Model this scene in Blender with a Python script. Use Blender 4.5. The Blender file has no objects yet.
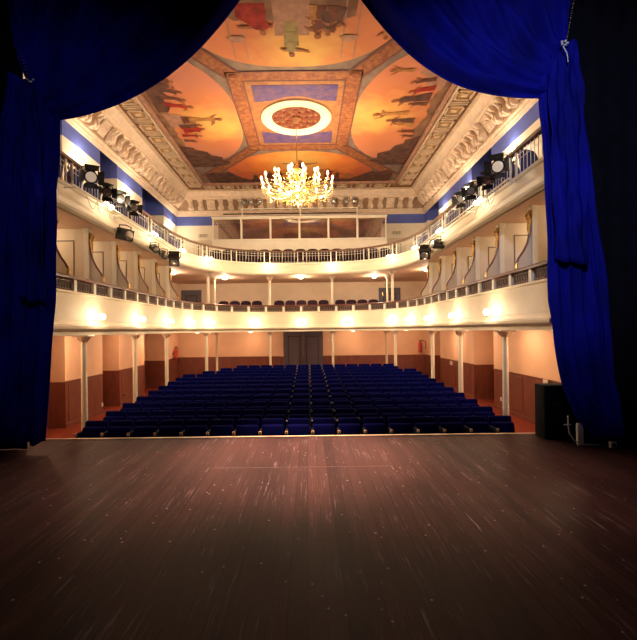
import bpy, bmesh, math, random
from mathutils import Vector, Matrix
random.seed(7)
PI = math.pi
SC = bpy.context.scene
COL = SC.collection
CAMX, CAMZ, F = 0.30, 1.92, 430.0
ROLL = 0.0122
W, YB = 6.38, 22.15            # half width of the hall, depth of its back wall
HF = -0.69                     # hall floor
CZ = 8.92                      # ceiling

# ------------------------------------------------------------------ materials
def mat(name, col, rough=0.6, metal=0.0, noise=0.0, nscale=6.0, spec=0.4, col2=None, bump=0.0, bscale=60.0,
        stretch=(1, 1, 1), sheen=0.0, emit=None, estr=0.0):
    m = bpy.data.materials.new(name); m.use_nodes = True
    nt = m.node_tree; N = nt.nodes; L = nt.links
    b = N['Principled BSDF']
    b.inputs['Base Color'].default_value = (*col, 1)
    b.inputs['Roughness'].default_value = rough
    b.inputs['Metallic'].default_value = metal
    b.inputs['Specular IOR Level'].default_value = spec
    if sheen:
        b.inputs['Sheen Weight'].default_value = sheen
    if emit:
        b.inputs['Emission Color'].default_value = (*emit, 1)
        b.inputs['Emission Strength'].default_value = estr
        m.cycles.emission_sampling = 'NONE'
    if noise > 0 or col2 or bump:
        tc = N.new('ShaderNodeTexCoord'); mp = N.new('ShaderNodeMapping')
        mp.inputs['Scale'].default_value = stretch
        L.new(tc.outputs['Object'], mp.inputs['Vector'])
    if noise > 0 or col2:
        nz = N.new('ShaderNodeTexNoise'); nz.inputs['Scale'].default_value = nscale
        nz.inputs['Detail'].default_value = 5
        L.new(mp.outputs['Vector'], nz.inputs['Vector'])
        rp = N.new('ShaderNodeValToRGB')
        c2 = col2 or tuple(max(0, c * (1 - noise)) for c in col)
        c1 = col if col2 else tuple(min(1, c * (1 + noise * 0.5)) for c in col)
        rp.color_ramp.elements[0].color = (*c2, 1); rp.color_ramp.elements[0].position = 0.35
        rp.color_ramp.elements[1].color = (*c1, 1); rp.color_ramp.elements[1].position = 0.65
        L.new(nz.outputs['Fac'], rp.inputs['Fac']); L.new(rp.outputs['Color'], b.inputs['Base Color'])
    if bump:
        n2 = N.new('ShaderNodeTexNoise'); n2.inputs['Scale'].default_value = bscale
        L.new(mp.outputs['Vector'], n2.inputs['Vector'])
        bp = N.new('ShaderNodeBump'); bp.inputs['Strength'].default_value = bump
        L.new(n2.outputs['Fac'], bp.inputs['Height']); L.new(bp.outputs['Normal'], b.inputs['Normal'])
    return m

M = {}
M['cream'] = mat('cream_paint', (0.82, 0.71, 0.52), 0.55, noise=0.05, nscale=2)
M['cream_white'] = mat('cream_white_paint', (0.84, 0.78, 0.64), 0.5, noise=0.04, nscale=3)
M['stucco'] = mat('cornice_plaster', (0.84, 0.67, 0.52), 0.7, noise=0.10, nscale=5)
M['stucco_shaded'] = mat('cornice_shaded_plaster', (0.42, 0.27, 0.17), 0.75, noise=0.12, nscale=5)  # plaster darkened behind the brackets, their shadow gaps painted into the colour
M['blue_wall'] = mat('blue_wall_paint', (0.10, 0.14, 0.50), 0.7, noise=0.08, nscale=2)
M['salmon'] = mat('salmon_wall_paint', (0.74, 0.49, 0.33), 0.7, noise=0.06, nscale=1.5)
M['salmon_cream'] = mat('balcony_wall_paint', (0.80, 0.62, 0.46), 0.65, noise=0.05, nscale=2)
M['rail_wood'] = mat('mahogany_rail', (0.17, 0.055, 0.035), 0.35, noise=0.2, nscale=9)
M['rail_brown'] = mat('dark_rail', (0.20, 0.10, 0.055), 0.35, noise=0.2, nscale=9)
M['iron'] = mat('dark_ironwork', (0.055, 0.026, 0.022), 0.5, noise=0.1)
M['iron_light'] = mat('worn_ironwork', (0.36, 0.25, 0.19), 0.45, metal=0.3, noise=0.2, nscale=20)
M['box_panel'] = mat('box_partition_paint', (0.70, 0.60, 0.46), 0.65, noise=0.05, nscale=3)
M['mould'] = mat('panel_moulding_brown', (0.20, 0.12, 0.07), 0.5, noise=0.1)
M['gold'] = mat('gilding', (0.62, 0.36, 0.10), 0.35, metal=0.75, noise=0.25, nscale=14)
M['brass'] = mat('polished_brass', (0.80, 0.52, 0.16), 0.25, metal=0.9, noise=0.1)
M['velvet'] = mat('blue_seat_velvet', (0.0014, 0.0026, 0.075), 0.9, noise=0.3, nscale=5, spec=0.05)
M['velvet_dk'] = mat('dark_seat_shell', (0.003, 0.003, 0.016), 0.8, noise=0.1, spec=0.2)
M['plum'] = mat('plum_seat_velvet', (0.022, 0.007, 0.016), 0.8, noise=0.2, spec=0.15)
M['chair_blue'] = mat('blue_chair_fabric', (0.045, 0.06, 0.26), 0.8, noise=0.2, spec=0.15)
M['wood_lt'] = mat('light_wood_armrest', (0.62, 0.42, 0.24), 0.4, noise=0.2, nscale=20)
M['curtain'] = mat('blue_stage_velvet', (0.0035, 0.005, 0.33), 0.8, col2=(0.002, 0.003, 0.16), nscale=2.2, spec=0.12,
                   stretch=(1, 1, 0.6), bump=0.12, bscale=7)
M['black_cloth'] = mat('black_masking_cloth', (0.006, 0.006, 0.012), 0.95, noise=0.2, spec=0.05)
M['black_paint'] = mat('black_stage_paint', (0.008, 0.008, 0.010), 0.9, noise=0.2, spec=0.1)
M['black_metal'] = mat('black_lamp_housing', (0.012, 0.011, 0.011), 0.4, noise=0.1, spec=0.4)
M['lens'] = mat('lamp_lens', (0.55, 0.50, 0.45), 0.05, metal=0.6, noise=0.05)
M['lens_glow'] = mat('added_lens_glow', (0.6, 0.5, 0.4), 0.1, emit=(1.0, 0.75, 0.5), estr=0.12)  # weak glow put on the two nearest lenses to go with the added beams
M['door_grey'] = mat('grey_door_paint', (0.13, 0.115, 0.145), 0.45, noise=0.08, nscale=4)
M['door_line'] = mat('dark_door_moulding', (0.05, 0.034, 0.036), 0.5, noise=0.08)
M['red'] = mat('red_enamel', (0.45, 0.03, 0.02), 0.3, noise=0.08)
M['plate_white'] = mat('white_plastic', (0.75, 0.72, 0.66), 0.4, noise=0.03)
M['white_cable'] = mat('white_cable_sheath', (0.70, 0.68, 0.68), 0.4, noise=0.03)
M['shelf'] = mat('booth_interior', (0.34, 0.19, 0.155), 0.8, noise=0.3, nscale=3)
M['carpet'] = mat('red_carpet', (0.17, 0.030, 0.014), 0.85, noise=0.18, nscale=10, spec=0.1)
M['sign'] = mat('exit_sign_plate', (0.70, 0.62, 0.44), 0.5, noise=0.03)
M['sign_ink'] = mat('exit_sign_ink', (0.04, 0.05, 0.03), 0.5, noise=0.05)
M['crystal'] = mat('cut_crystal', (0.75, 0.48, 0.16), 0.15, metal=0.5, noise=0.15, nscale=30, spec=1.0)
M['bulb'] = mat('lit_bulb', (1, 0.9, 0.7), 0.3, emit=(1.0, 0.72, 0.32), estr=4.0)
M['globe'] = mat('lit_opal_globe', (1, 0.9, 0.7), 0.3, emit=(1.0, 0.80, 0.48), estr=4.0)
M['trap_line'] = mat('worn_trapdoor_edge', (0.10, 0.065, 0.055), 0.6, noise=0.4, nscale=6)
M['nosing'] = mat('stage_nosing', (0.46, 0.36, 0.28), 0.4, noise=0.3, nscale=4)

def dado_material():
    m = bpy.data.materials.new('wainscot_boards'); m.use_nodes = True
    nt = m.node_tree; N = nt.nodes; L = nt.links; b = N['Principled BSDF']
    b.inputs['Roughness'].default_value = 0.42
    tc = N.new('ShaderNodeTexCoord')
    mp = N.new('ShaderNodeMapping'); mp.inputs['Scale'].default_value = (1, 1, 0.25)
    L.new(tc.outputs['Object'], mp.inputs['Vector'])
    nz = N.new('ShaderNodeTexNoise'); nz.inputs['Scale'].default_value = 9; nz.inputs['Detail'].default_value = 6
    L.new(mp.outputs['Vector'], nz.inputs['Vector'])
    rp = N.new('ShaderNodeValToRGB')
    rp.color_ramp.elements[0].color = (0.15, 0.042, 0.026, 1); rp.color_ramp.elements[0].position = 0.3
    rp.color_ramp.elements[1].color = (0.215, 0.068, 0.042, 1); rp.color_ramp.elements[1].position = 0.7
    L.new(nz.outputs['Fac'], rp.inputs['Fac'])
    L.new(rp.outputs['Color'], b.inputs['Base Color'])
    return m
M['dado'] = dado_material()

def stage_material():
    """Worn black stage boards running away from the camera, scuffed and dusty."""
    m = bpy.data.materials.new('stage_boards'); m.use_nodes = True
    nt = m.node_tree; N = nt.nodes; L = nt.links; b = N['Principled BSDF']
    tc = N.new('ShaderNodeTexCoord')
    def math_(op, a, bb=None):
        n = N.new('ShaderNodeMath'); n.operation = op
        for i, v in enumerate((a, bb)):
            if v is None: continue
            if isinstance(v, (int, float)): n.inputs[i].default_value = v
            else: L.new(v, n.inputs[i])
        return n.outputs[0]
    def noise(scale, stretch, detail=4, rough=0.55):
        mp = N.new('ShaderNodeMapping'); mp.inputs['Scale'].default_value = stretch
        L.new(tc.outputs['Object'], mp.inputs['Vector'])
        n = N.new('ShaderNodeTexNoise'); n.inputs['Scale'].default_value = scale
        n.inputs['Detail'].default_value = detail; n.inputs['Roughness'].default_value = rough
        L.new(mp.outputs['Vector'], n.inputs['Vector'])
        return n.outputs['Fac']
    def ramp(fac, p0, p1, c0=(0, 0, 0, 1), c1=(1, 1, 1, 1)):
        r = N.new('ShaderNodeValToRGB')
        r.color_ramp.elements[0].position = p0; r.color_ramp.elements[0].color = c0
        r.color_ramp.elements[1].position = p1; r.color_ramp.elements[1].color = c1
        L.new(fac, r.inputs['Fac']); return r.outputs['Color']
    sx = N.new('ShaderNodeSeparateXYZ'); L.new(tc.outputs['Object'], sx.inputs['Vector'])
    bx = math_('DIVIDE', sx.outputs['X'], 0.135)
    bid = math_('FLOOR', bx)
    frac = math_('FRACT', bx)
    wn = N.new('ShaderNodeTexWhiteNoise'); wn.noise_dimensions = '1D'; L.new(bid, wn.inputs['W'])
    base = ramp(wn.outputs['Value'], 0.0, 1.0, (0.016, 0.0075, 0.011, 1), (0.036, 0.0165, 0.020, 1))
    blot = ramp(noise(0.9, (1, 0.6, 1), 6), 0.35, 0.72)
    mx = N.new('ShaderNodeMixRGB'); mx.blend_type = 'MIX'
    L.new(math_('MULTIPLY', blot, 0.5), mx.inputs['Fac']); L.new(base, mx.inputs[1]); mx.inputs[2].default_value = (0.072, 0.034, 0.035, 1)
    # fine grain and long scuffs
    scuff = ramp(noise(2.6, (11, 0.5, 1), 7, 0.8), 0.55, 0.70)
    patch = ramp(noise(1.6, (1, 0.8, 1), 4), 0.40, 0.62)
    sc = math_('MULTIPLY', scuff, patch)
    mx2 = N.new('ShaderNodeMixRGB'); L.new(math_('MULTIPLY', sc, 0.95), mx2.inputs['Fac']); L.new(mx.outputs[0], mx2.inputs[1]); mx2.inputs[2].default_value = (0.20, 0.135, 0.185, 1)
    mpr = N.new('ShaderNodeMapping'); mpr.inputs['Rotation'].default_value = (0, 0, 0.6); mpr.inputs['Scale'].default_value = (14, 0.8, 1)
    L.new(tc.outputs['Object'], mpr.inputs['Vector'])
    nr = N.new('ShaderNodeTexNoise'); nr.inputs['Scale'].default_value = 1.7; nr.inputs['Detail'].default_value = 3; L.new(mpr.outputs['Vector'], nr.inputs['Vector'])
    scr = math_('MULTIPLY', ramp(nr.outputs['Fac'], 0.66, 0.70), ramp(noise(1.1, (1, 1, 1), 3), 0.50, 0.60))
    mxs = N.new('ShaderNodeMixRGB'); L.new(math_('MULTIPLY', scr, 0.5), mxs.inputs['Fac']); L.new(mx2.outputs[0], mxs.inputs[1]); mxs.inputs[2].default_value = (0.22, 0.17, 0.26, 1)
    mx2 = mxs
    # specks of dust and paint
    vo = N.new('ShaderNodeTexVoronoi'); vo.inputs['Scale'].default_value = 8.0
    L.new(tc.outputs['Object'], vo.inputs['Vector'])
    spk = ramp(vo.outputs['Distance'], 0.05, 0.10, (1, 1, 1, 1), (0, 0, 0, 1))
    gate = ramp(noise(3.0, (1, 1, 1), 3), 0.47, 0.52)
    mx3 = N.new('ShaderNodeMixRGB'); L.new(math_('MULTIPLY', math_('MULTIPLY', spk, gate), 0.7), mx3.inputs['Fac']); L.new(mx2.outputs[0], mx3.inputs[1]); mx3.inputs[2].default_value = (0.42, 0.32, 0.38, 1)
    # joints between the boards
    j = math_('LESS_THAN', frac, 0.06)
    mx4 = N.new('ShaderNodeMixRGB'); L.new(math_('MULTIPLY', j, 0.85), mx4.inputs['Fac']); L.new(mx3.outputs[0], mx4.inputs[1]); mx4.inputs[2].default_value = (0.014, 0.009, 0.009, 1)
    L.new(mx4.outputs[0], b.inputs['Base Color'])
    rr_ = N.new('ShaderNodeMapRange'); rr_.inputs['To Min'].default_value = 0.46; rr_.inputs['To Max'].default_value = 0.62; L.new(blot, rr_.inputs['Value']); L.new(rr_.outputs['Result'], b.inputs['Roughness'])
    b.inputs['Specular IOR Level'].default_value = 0.04; b.inputs['Specular Tint'].default_value = (1.0, 0.66, 0.58, 1)
    bp = N.new('ShaderNodeBump'); bp.inputs['Strength'].default_value = 0.25; bp.inputs['Distance'].default_value = 0.01
    L.new(math_('ADD', scuff, math_('MULTIPLY', j, -2.0)), bp.inputs['Height']); L.new(bp.outputs['Normal'], b.inputs['Normal'])
    return m
M['stage'] = stage_material()

def glass_material():
    m = bpy.data.materials.new('booth_window_glass'); m.use_nodes = True
    nt = m.node_tree; N = nt.nodes; L = nt.links
    for n in list(N):
        if n.type != 'OUTPUT_MATERIAL': N.remove(n)
    out = [n for n in N if n.type == 'OUTPUT_MATERIAL'][0]
    g = N.new('ShaderNodeBsdfGlossy'); g.inputs['Roughness'].default_value = 0.03; g.inputs['Color'].default_value = (0.9, 0.85, 0.85, 1)
    t = N.new('ShaderNodeBsdfTransparent'); t.inputs['Color'].default_value = (0.9, 0.88, 0.88, 1)
    mx = N.new('ShaderNodeMixShader'); mx.inputs['Fac'].default_value = 0.20
    L.new(t.outputs[0], mx.inputs[1]); L.new(g.outputs[0], mx.inputs[2]); L.new(mx.outputs[0], out.inputs['Surface'])
    return m
M['glass'] = glass_material()

def fresco_material(name, sun, inner, mid, outer, r=2.6):
    """A painted evening sky: pigment that goes from a yellow sun disc to orange and rose clouds."""
    m = bpy.data.materials.new(name); m.use_nodes = True
    nt = m.node_tree; N = nt.nodes; L = nt.links; b = N['Principled BSDF']
    b.inputs['Roughness'].default_value = 0.75; b.inputs['Specular IOR Level'].default_value = 0.15
    tc = N.new('ShaderNodeTexCoord')
    mp = N.new('ShaderNodeMapping'); mp.vector_type = 'POINT'
    mp.inputs['Location'].default_value = (-sun[0] / r, -sun[1] / r, -CZ / r); mp.inputs['Scale'].default_value = (1 / r, 1 / r, 1 / r)
    L.new(tc.outputs['Object'], mp.inputs['Vector'])
    gr = N.new('ShaderNodeTexGradient'); gr.gradient_type = 'SPHERICAL'; L.new(mp.outputs['Vector'], gr.inputs['Vector'])
    nz = N.new('ShaderNodeTexNoise'); nz.inputs['Scale'].default_value = 1.6; nz.inputs['Detail'].default_value = 7
    L.new(tc.outputs['Object'], nz.inputs['Vector'])
    ad = N.new('ShaderNodeMath'); ad.operation = 'MULTIPLY_ADD'; ad.inputs[1].default_value = 0.7; ad.inputs[2].default_value = -0.35
    L.new(nz.outputs['Fac'], ad.inputs[0])
    s = N.new('ShaderNodeMath'); s.operation = 'ADD'; L.new(gr.outputs['Fac'], s.inputs[0]); L.new(ad.outputs[0], s.inputs[1])
    rp = N.new('ShaderNodeValToRGB'); cr = rp.color_ramp
    cr.elements[0].position = 0.0; cr.elements[0].color = (*outer, 1)
    cr.elements[1].position = 0.85; cr.elements[1].color = (*inner, 1)
    e = cr.elements.new(0.42); e.color = (*mid, 1)
    L.new(s.outputs[0], rp.inputs['Fac']); L.new(rp.outputs['Color'], b.inputs['Base Color'])
    return m
YEL, ORA, ROS = (0.72, 0.40, 0.11), (0.58, 0.20, 0.085), (0.52, 0.20, 0.13)
M['sky_w'] = fresco_material('fresco_sky_west', (-2.75, 14.6), YEL, ORA, ROS)
M['sky_e'] = fresco_material('fresco_sky_east', (2.6, 14.2), YEL, ORA, (0.60, 0.22, 0.12))
M['sky_n'] = fresco_material('fresco_sky_near', (0.2, 10.9), YEL, ORA, (0.62, 0.22, 0.11), 2.4)
M['sky_f'] = fresco_material('fresco_sky_far', (0.0, 17.9), YEL, (0.72, 0.22, 0.04), (0.50, 0.12, 0.05), 2.8)
M['f_ground'] = mat('fresco_umber', (0.30, 0.16, 0.09), 0.8, col2=(0.17, 0.08, 0.05), nscale=2.2, spec=0.15)
M['f_rock'] = mat('fresco_rock', (0.15, 0.065, 0.045), 0.8, col2=(0.07, 0.035, 0.03), nscale=4, spec=0.15)
M['f_spandrel'] = mat('fresco_spandrel', (0.27, 0.19, 0.14), 0.8, col2=(0.18, 0.12, 0.11), nscale=3, spec=0.15)
M['f_band'] = mat('fresco_gold_band', (0.37, 0.14, 0.05), 0.7, col2=(0.21, 0.065, 0.035), nscale=8, spec=0.2)
M['f_line'] = mat('fresco_band_edge', (0.17, 0.065, 0.05), 0.7, noise=0.2, spec=0.2)
M['f_field'] = mat('fresco_centre_field', (0.38, 0.17, 0.06), 0.7, col2=(0.28, 0.11, 0.05), nscale=6, spec=0.2)
M['f_blue'] = mat('fresco_blue', (0.075, 0.05, 0.17), 0.7, col2=(0.15, 0.08, 0.14), nscale=5, spec=0.2)
M['f_pale'] = mat('fresco_pale_plinth', (0.42, 0.22, 0.15), 0.8, noise=0.2, spec=0.15)
M['f_robe'] = mat('fresco_sage_robe', (0.30, 0.22, 0.09), 0.8, noise=0.3, nscale=5, spec=0.15)
M['f_red'] = mat('fresco_red_robe', (0.34, 0.03, 0.02), 0.8, noise=0.35, nscale=5, spec=0.15)
M['f_brown'] = mat('fresco_brown_robe', (0.16, 0.055, 0.035), 0.8, noise=0.35, nscale=6, spec=0.15)
M['f_ochre'] = mat('fresco_ochre_robe', (0.42, 0.19, 0.06), 0.8, noise=0.3, nscale=6, spec=0.15)
M['f_skin'] = mat('fresco_skin', (0.33, 0.12, 0.06), 0.8, noise=0.2, spec=0.15)
M['coffer'] = mat('coffer_ground', (0.40, 0.23, 0.11), 0.75, col2=(0.28, 0.14, 0.07), nscale=6, spec=0.2)
M['coffer_rib'] = mat('coffer_rib', (0.68, 0.50, 0.34), 0.7, noise=0.15, spec=0.2)
M['coffer_gold'] = mat('coffer_rosette', (0.52, 0.30, 0.10), 0.6, noise=0.3, nscale=12, spec=0.3)
M['coffer_dark'] = mat('coffer_inner_band', (0.22, 0.10, 0.06), 0.7, noise=0.2, spec=0.2)
M['rosette_gold'] = mat('rosette_leaf', (0.26, 0.10, 0.03), 0.5, noise=0.3, nscale=14)
M['rosette'] = mat('rosette_red', (0.12, 0.02, 0.012), 0.6, col2=(0.20, 0.055, 0.02), nscale=14, spec=0.3)

# ------------------------------------------------------------------ mesh builder
class MB:
    def __init__(s): s.v, s.f, s.m = [], [], []
    def add(s, vs, fs, mi=0):
        o = len(s.v); s.v += [tuple(p) for p in vs]
        for f in fs: s.f.append(tuple(i + o for i in f)); s.m.append(mi)
        return s
    def box(s, lo, hi, mi=0):
        x0, y0, z0 = lo; x1, y1, z1 = hi
        return s.add([(x0,y0,z0),(x1,y0,z0),(x1,y1,z0),(x0,y1,z0),(x0,y0,z1),(x1,y0,z1),(x1,y1,z1),(x0,y1,z1)],
                     [(0,3,2,1),(4,5,6,7),(0,1,5,4),(1,2,6,5),(2,3,7,6),(3,0,4,7)], mi)
    def rbox(s, lo, hi, r=0.02, mi=0, seg=2):
        bm = bmesh.new(); bmesh.ops.create_cube(bm, size=1.0)
        c = [(a + b) / 2 for a, b in zip(lo, hi)]; d = [b - a for a, b in zip(lo, hi)]
        for v in bm.verts: v.co = Vector([c[i] + v.co[i] * d[i] for i in range(3)])
        bmesh.ops.bevel(bm, geom=list(bm.edges), offset=min(r, min(d) * 0.45), segments=seg, profile=0.5, affect='EDGES')
        bm.verts.index_update()
        s.add([v.co[:] for v in bm.verts], [[v.index for v in f.verts] for f in bm.faces], mi); bm.free(); return s
    def tube(s, pts, r, n=8, mi=0, cap=True, flat=1.0):
        pts = [Vector(p) for p in pts]; rs = r if isinstance(r, (list, tuple)) else [r] * len(pts)
        up = Vector((0, 0, 1)); rings = []; nrm = None
        for i, p in enumerate(pts):
            d = (pts[min(i + 1, len(pts) - 1)] - pts[max(i - 1, 0)]).normalized()
            if nrm is None:
                ref = up if abs(d.dot(up)) < 0.9 else Vector((1, 0, 0)); nrm = d.cross(ref).normalized()
            nrm = (nrm - d * nrm.dot(d)).normalized(); b = d.cross(nrm)
            rings.append([p + nrm * math.cos(2*PI*k/n) * rs[i] + b * math.sin(2*PI*k/n) * rs[i] * flat for k in range(n)])
        vs = [q for g in rings for q in g]; fs = []
        for i in range(len(pts) - 1):
            for k in range(n):
                a = i*n + k; b2 = i*n + (k+1) % n; fs.append((a, b2, b2 + n, a + n))
        if cap: fs += [tuple(range(n))[::-1], tuple(range((len(pts)-1)*n, len(pts)*n))]
        return s.add(vs, fs, mi)
    def cyl(s, p0, p1, r0, r1=None, n=12, mi=0): return s.tube([p0, p1], [r0, r0 if r1 is None else r1], n, mi)
    def lathe(s, prof, c=(0, 0, 0), n=16, mi=0):
        vs, fs = [], []
        for r, z in prof:
            for k in range(n): a = 2*PI*k/n; vs.append((c[0] + r*math.cos(a), c[1] + r*math.sin(a), c[2] + z))
        for i in range(len(prof) - 1):
            for k in range(n):
                a = i*n + k; b = i*n + (k+1) % n; fs.append((a, b, b + n, a + n))
        fs += [tuple(range(n))[::-1], tuple(range((len(prof)-1)*n, len(prof)*n))]
        return s.add(vs, fs, mi)
    def ball(s, c, r, n=10, mi=0, sz=1.0):
        return s.lathe([(r*math.sin(PI*(0.02 + 0.96*i/n)), -r*sz*math.cos(PI*(0.02 + 0.96*i/n))) for i in range(n + 1)], c, n + 2, mi)
    def grid(s, rows, mi=0, closed=False):
        n = len(rows[0]); vs = [q for g in rows for q in g]; fs = []
        for i in range(len(rows) - 1):
            for k in range(n if closed else n - 1):
                a = i*n + k; b = i*n + (k+1) % n; fs.append((a, b, b + n, a + n))
        return s.add(vs, fs, mi)
    def prism(s, poly, f, h0, h1, mi=0):
        """poly: 2-D outline; f(u, v, h) puts it in space."""
        n = len(poly); vs = [f(u, v, h0) for u, v in poly] + [f(u, v, h1) for u, v in poly]
        fs = [tuple(range(n))[::-1], tuple(range(n, 2*n))] + [(i, (i+1) % n, (i+1) % n + n, i + n) for i in range(n)]
        return s.add(vs, fs, mi)
    def poly(s, pts, z, mi=0): return s.add([(x, y, z) for x, y in pts], [tuple(range(len(pts)))], mi)
    def build(s, name, mats, parent=None, smooth=35, solid=0.0, subsurf=0):
        me = bpy.data.meshes.new(name)
        p = parent
        off = Vector((0, 0, 0))
        while p is not None: off += p.location; p = p.parent
        me.from_pydata([tuple(Vector(q) - off) for q in s.v], [], s.f)
        for m in (mats if isinstance(mats, (list, tuple)) else [mats]): me.materials.append(M[m] if isinstance(m, str) else m)
        me.polygons.foreach_set('material_index', s.m)
        bm = bmesh.new(); bm.from_mesh(me); bmesh.ops.recalc_face_normals(bm, faces=bm.faces); bm.to_mesh(me); bm.free()
        if smooth:
            me.polygons.foreach_set('use_smooth', [True] * len(me.polygons))
            me.set_sharp_from_angle(angle=math.radians(smooth))
        o = bpy.data.objects.new(name, me); COL.objects.link(o)
        if parent is not None: o.parent = parent
        if solid:
            md = o.modifiers.new('thickness', 'SOLIDIFY'); md.thickness = solid; md.offset = 0
        return o

def tag(o, label, cat, group=None):
    o['label'] = label; o['category'] = cat; o['kind'] = 'thing'
    if group: o['group'] = group
    return o
def thing(name, label, cat, loc=(0, 0, 0), group=None):
    o = bpy.data.objects.new(name, None); o.empty_display_size = 0.1; COL.objects.link(o); o.location = loc
    return tag(o, label, cat, group)
def struct(o): o['kind'] = 'structure'; return o
KIDS = {}
def index_children():
    KIDS.clear()
    for o in bpy.data.objects:
        if o.parent: KIDS.setdefault(o.parent.name, []).append(o)
def copy_tree(o, parent=None, skip=()):
    c = o.copy(); COL.objects.link(c); c.parent = parent
    for ch in KIDS.get(o.name, []):
        if ch.name.split('.')[0] in skip: continue
        copy_tree(ch, c, skip)
    return c
def point_light(parent, loc, energy, col, r=0.06, name='lamp_light'):
    d = bpy.data.lights.new(name, 'POINT'); d.energy = energy; d.color = col; d.shadow_soft_size = r
    o = bpy.data.objects.new(name, d); COL.objects.link(o)
    off = Vector((0, 0, 0)); p = parent
    if parent is not None: o.parent = parent; off = parent.location
    o.location = Vector(loc) - off
    return o
ORD = ['first','second','third','fourth','fifth','sixth','seventh','eighth','ninth','tenth','eleventh','twelfth','thirteenth','fourteenth',
       'fifteenth','sixteenth','seventeenth','eighteenth','nineteenth','twentieth']
def at(px, py, Y):
    """A point of the place seen at a pixel, at the distance Y from the camera (used only to lay out the curtains and small fittings)."""
    x = px - ROLL * (py - 330); y = py + ROLL * (px - 308)
    return Vector((CAMX + (x - 308) * Y / F, Y, CAMZ + (330 - y) * Y / F))

WARM = (1.0, 0.78, 0.53); WARM2 = (1.0, 0.64, 0.38)
E_CHAND, E_FASC, E_GAL, E_SCON, E_UNDER, E_SOFF, E_BOX_FILL = 27, 3.6, 4.5, 12, 12, 20, 3.6

# ------------------------------------------------------------------ stage
b = MB(); b.box((-9, -4, -0.12), (9, 7.73, 0))
st = struct(b.build('floor_stage', 'stage', smooth=0))
b = MB(); b.box((-6.2, 7.73, -0.035), (6.2, 7.79, 0.012)); struct(b.build('trim_stage_nosing', 'nosing', smooth=0))
b = MB(); b.box((-6.3, 7.55, HF), (6.3, 7.72, -0.125)); struct(b.build('wall_stage_front', 'black_paint', smooth=0))
# trapdoor outline let into the boards
b = MB()
for lo, hi in (((-1.12, 6.02), (1.45, 6.03)), ((-1.12, 5.86), (-1.11, 6.02)), ((1.44, 5.86), (1.45, 6.02))):
    b.box((lo[0], lo[1], 0.0), (hi[0], hi[1], 0.002))
struct(b.build('trim_trapdoor', 'trap_line', smooth=0))
b = MB(); b.box((-9.2, -4.2, -0.2), (-9, 7.2, 10.5)); struct(b.build('wall_stage_left', 'black_paint', smooth=0))
b = MB(); b.box((9, -4.2, -0.2), (9.2, 7.2, 10.5)); struct(b.build('wall_stage_right', 'black_paint', smooth=0))
b = MB(); b.box((-9.2, -4.2, -0.2), (9.2, -4.0, 10.5)); struct(b.build('wall_stage_back', 'black_paint', smooth=0))
b = MB(); b.box((-9.2, -4.2, 10.5), (9.2, 7.2, 10.7)); struct(b.build('ceiling_stage', 'black_paint', smooth=0))
# proscenium wall
b = MB()
b.box((-9.2, 7.2, -0.0), (-4.95, 7.27, 10.5), 0); b.box((4.95, 7.2, 0.0), (9.2, 7.27, 10.5), 0); b.box((-4.95, 7.2, 8.3), (4.95, 7.27, 10.5), 0)
b.box((-7.4, 7.27, 0.001), (-4.95, 7.29, CZ), 1); b.box((4.95, 7.27, 0.001), (7.4, 7.29, CZ), 1); b.box((-4.95, 7.27, 8.3), (4.95, 7.29, CZ), 1)
struct(b.build('wall_front', ['black_paint', 'cream'], smooth=0))

# ------------------------------------------------------------------ hall shell
b = MB(); b.box((-7.6, 7.72, HF - 0.1), (7.6, YB + 0.6, HF))
def rake(Y): return HF + max(0.0, min(1.0, (Y - 8.55) / 8.7)) * 0.33
prev = None
for k in range(12):
    y = 7.95 + 0.835 * k if k else 7.85
    z = HF + 0.03 * k + 0.001
    b.box((-4.2, y, HF), (4.55, (7.95 + 0.835 * (k + 1)), z), 1)
struct(b.build('floor', ['carpet', 'velvet_dk'], smooth=0))

BANDS = [(HF, 0.57, 0), (0.57, 1.9, 1), (1.9, 4.4, 2), (4.4, 7.36, 3), (7.36, CZ + 0.1, 4)]
def side_wall(name, s, recesses, depth):
    ys = [(7.29, W)]
    for y0, y1 in recesses: ys += [(y0, W), (y0, W + depth), (y1, W + depth), (y1, W)]
    ys.append((YB + 0.2, W))
    pts = [(s * x, y) for y, x in ys]
    mb = MB()
    for z0, z1, mi in BANDS:
        for (xa, ya), (xb, yb) in zip(pts, pts[1:]):
            mb.add([(xa, ya, z0), (xb, yb, z0), (xb, yb, z1), (xa, ya, z1)], [(0, 1, 2, 3)], mi)
    o = mb.box((s * 7.55 if s > 0 else -7.75, 7.29, HF), (7.75 if s > 0 else -7.55, YB + 0.6, CZ), 2)
    return struct(mb.build(name, ['dado', 'salmon', 'salmon_cream', 'cream_white', 'blue_wall'], smooth=0)), pts
wl, lpts = side_wall('wall_left', -1, [(10.4, 11.8), (13.95, 15.2), (17.5, 20.1)], 0.85)
wr, rpts = side_wall('wall_right', 1, [(14.1, 15.8), (19.8, 21.6)], 0.85)
mb = MB()
for z0, z1, mi in BANDS: mb.box((-7.6, YB, z0), (7.6, YB + 0.2, z1), mi)
struct(mb.build('wall_back', ['dado', 'salmon', 'salmon_cream', 'cream_white', 'blue_wall'], smooth=0))
def baseboard(name, pts):
    mb = MB()
    for (xa, ya), (xb, yb) in zip(pts, pts[1:]):
        if abs(xa - xb) < 1e-6 and yb > ya:
            s = 1 if xa < 0 else -1
            mb.box((min(xa, xa + s * .02), ya + .001, HF), (max(xa, xa + s * .02), yb - .001, HF + 0.11), 0)
            mb.box((min(xa, xa + s * .025), ya + .001, 0.555), (max(xa, xa + s * .025), yb - .001, 0.59), 0)
    return struct(mb.build(name, 'dado', smooth=0))
baseboard('baseboard_left', lpts); baseboard('baseboard_right', rpts)
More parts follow.
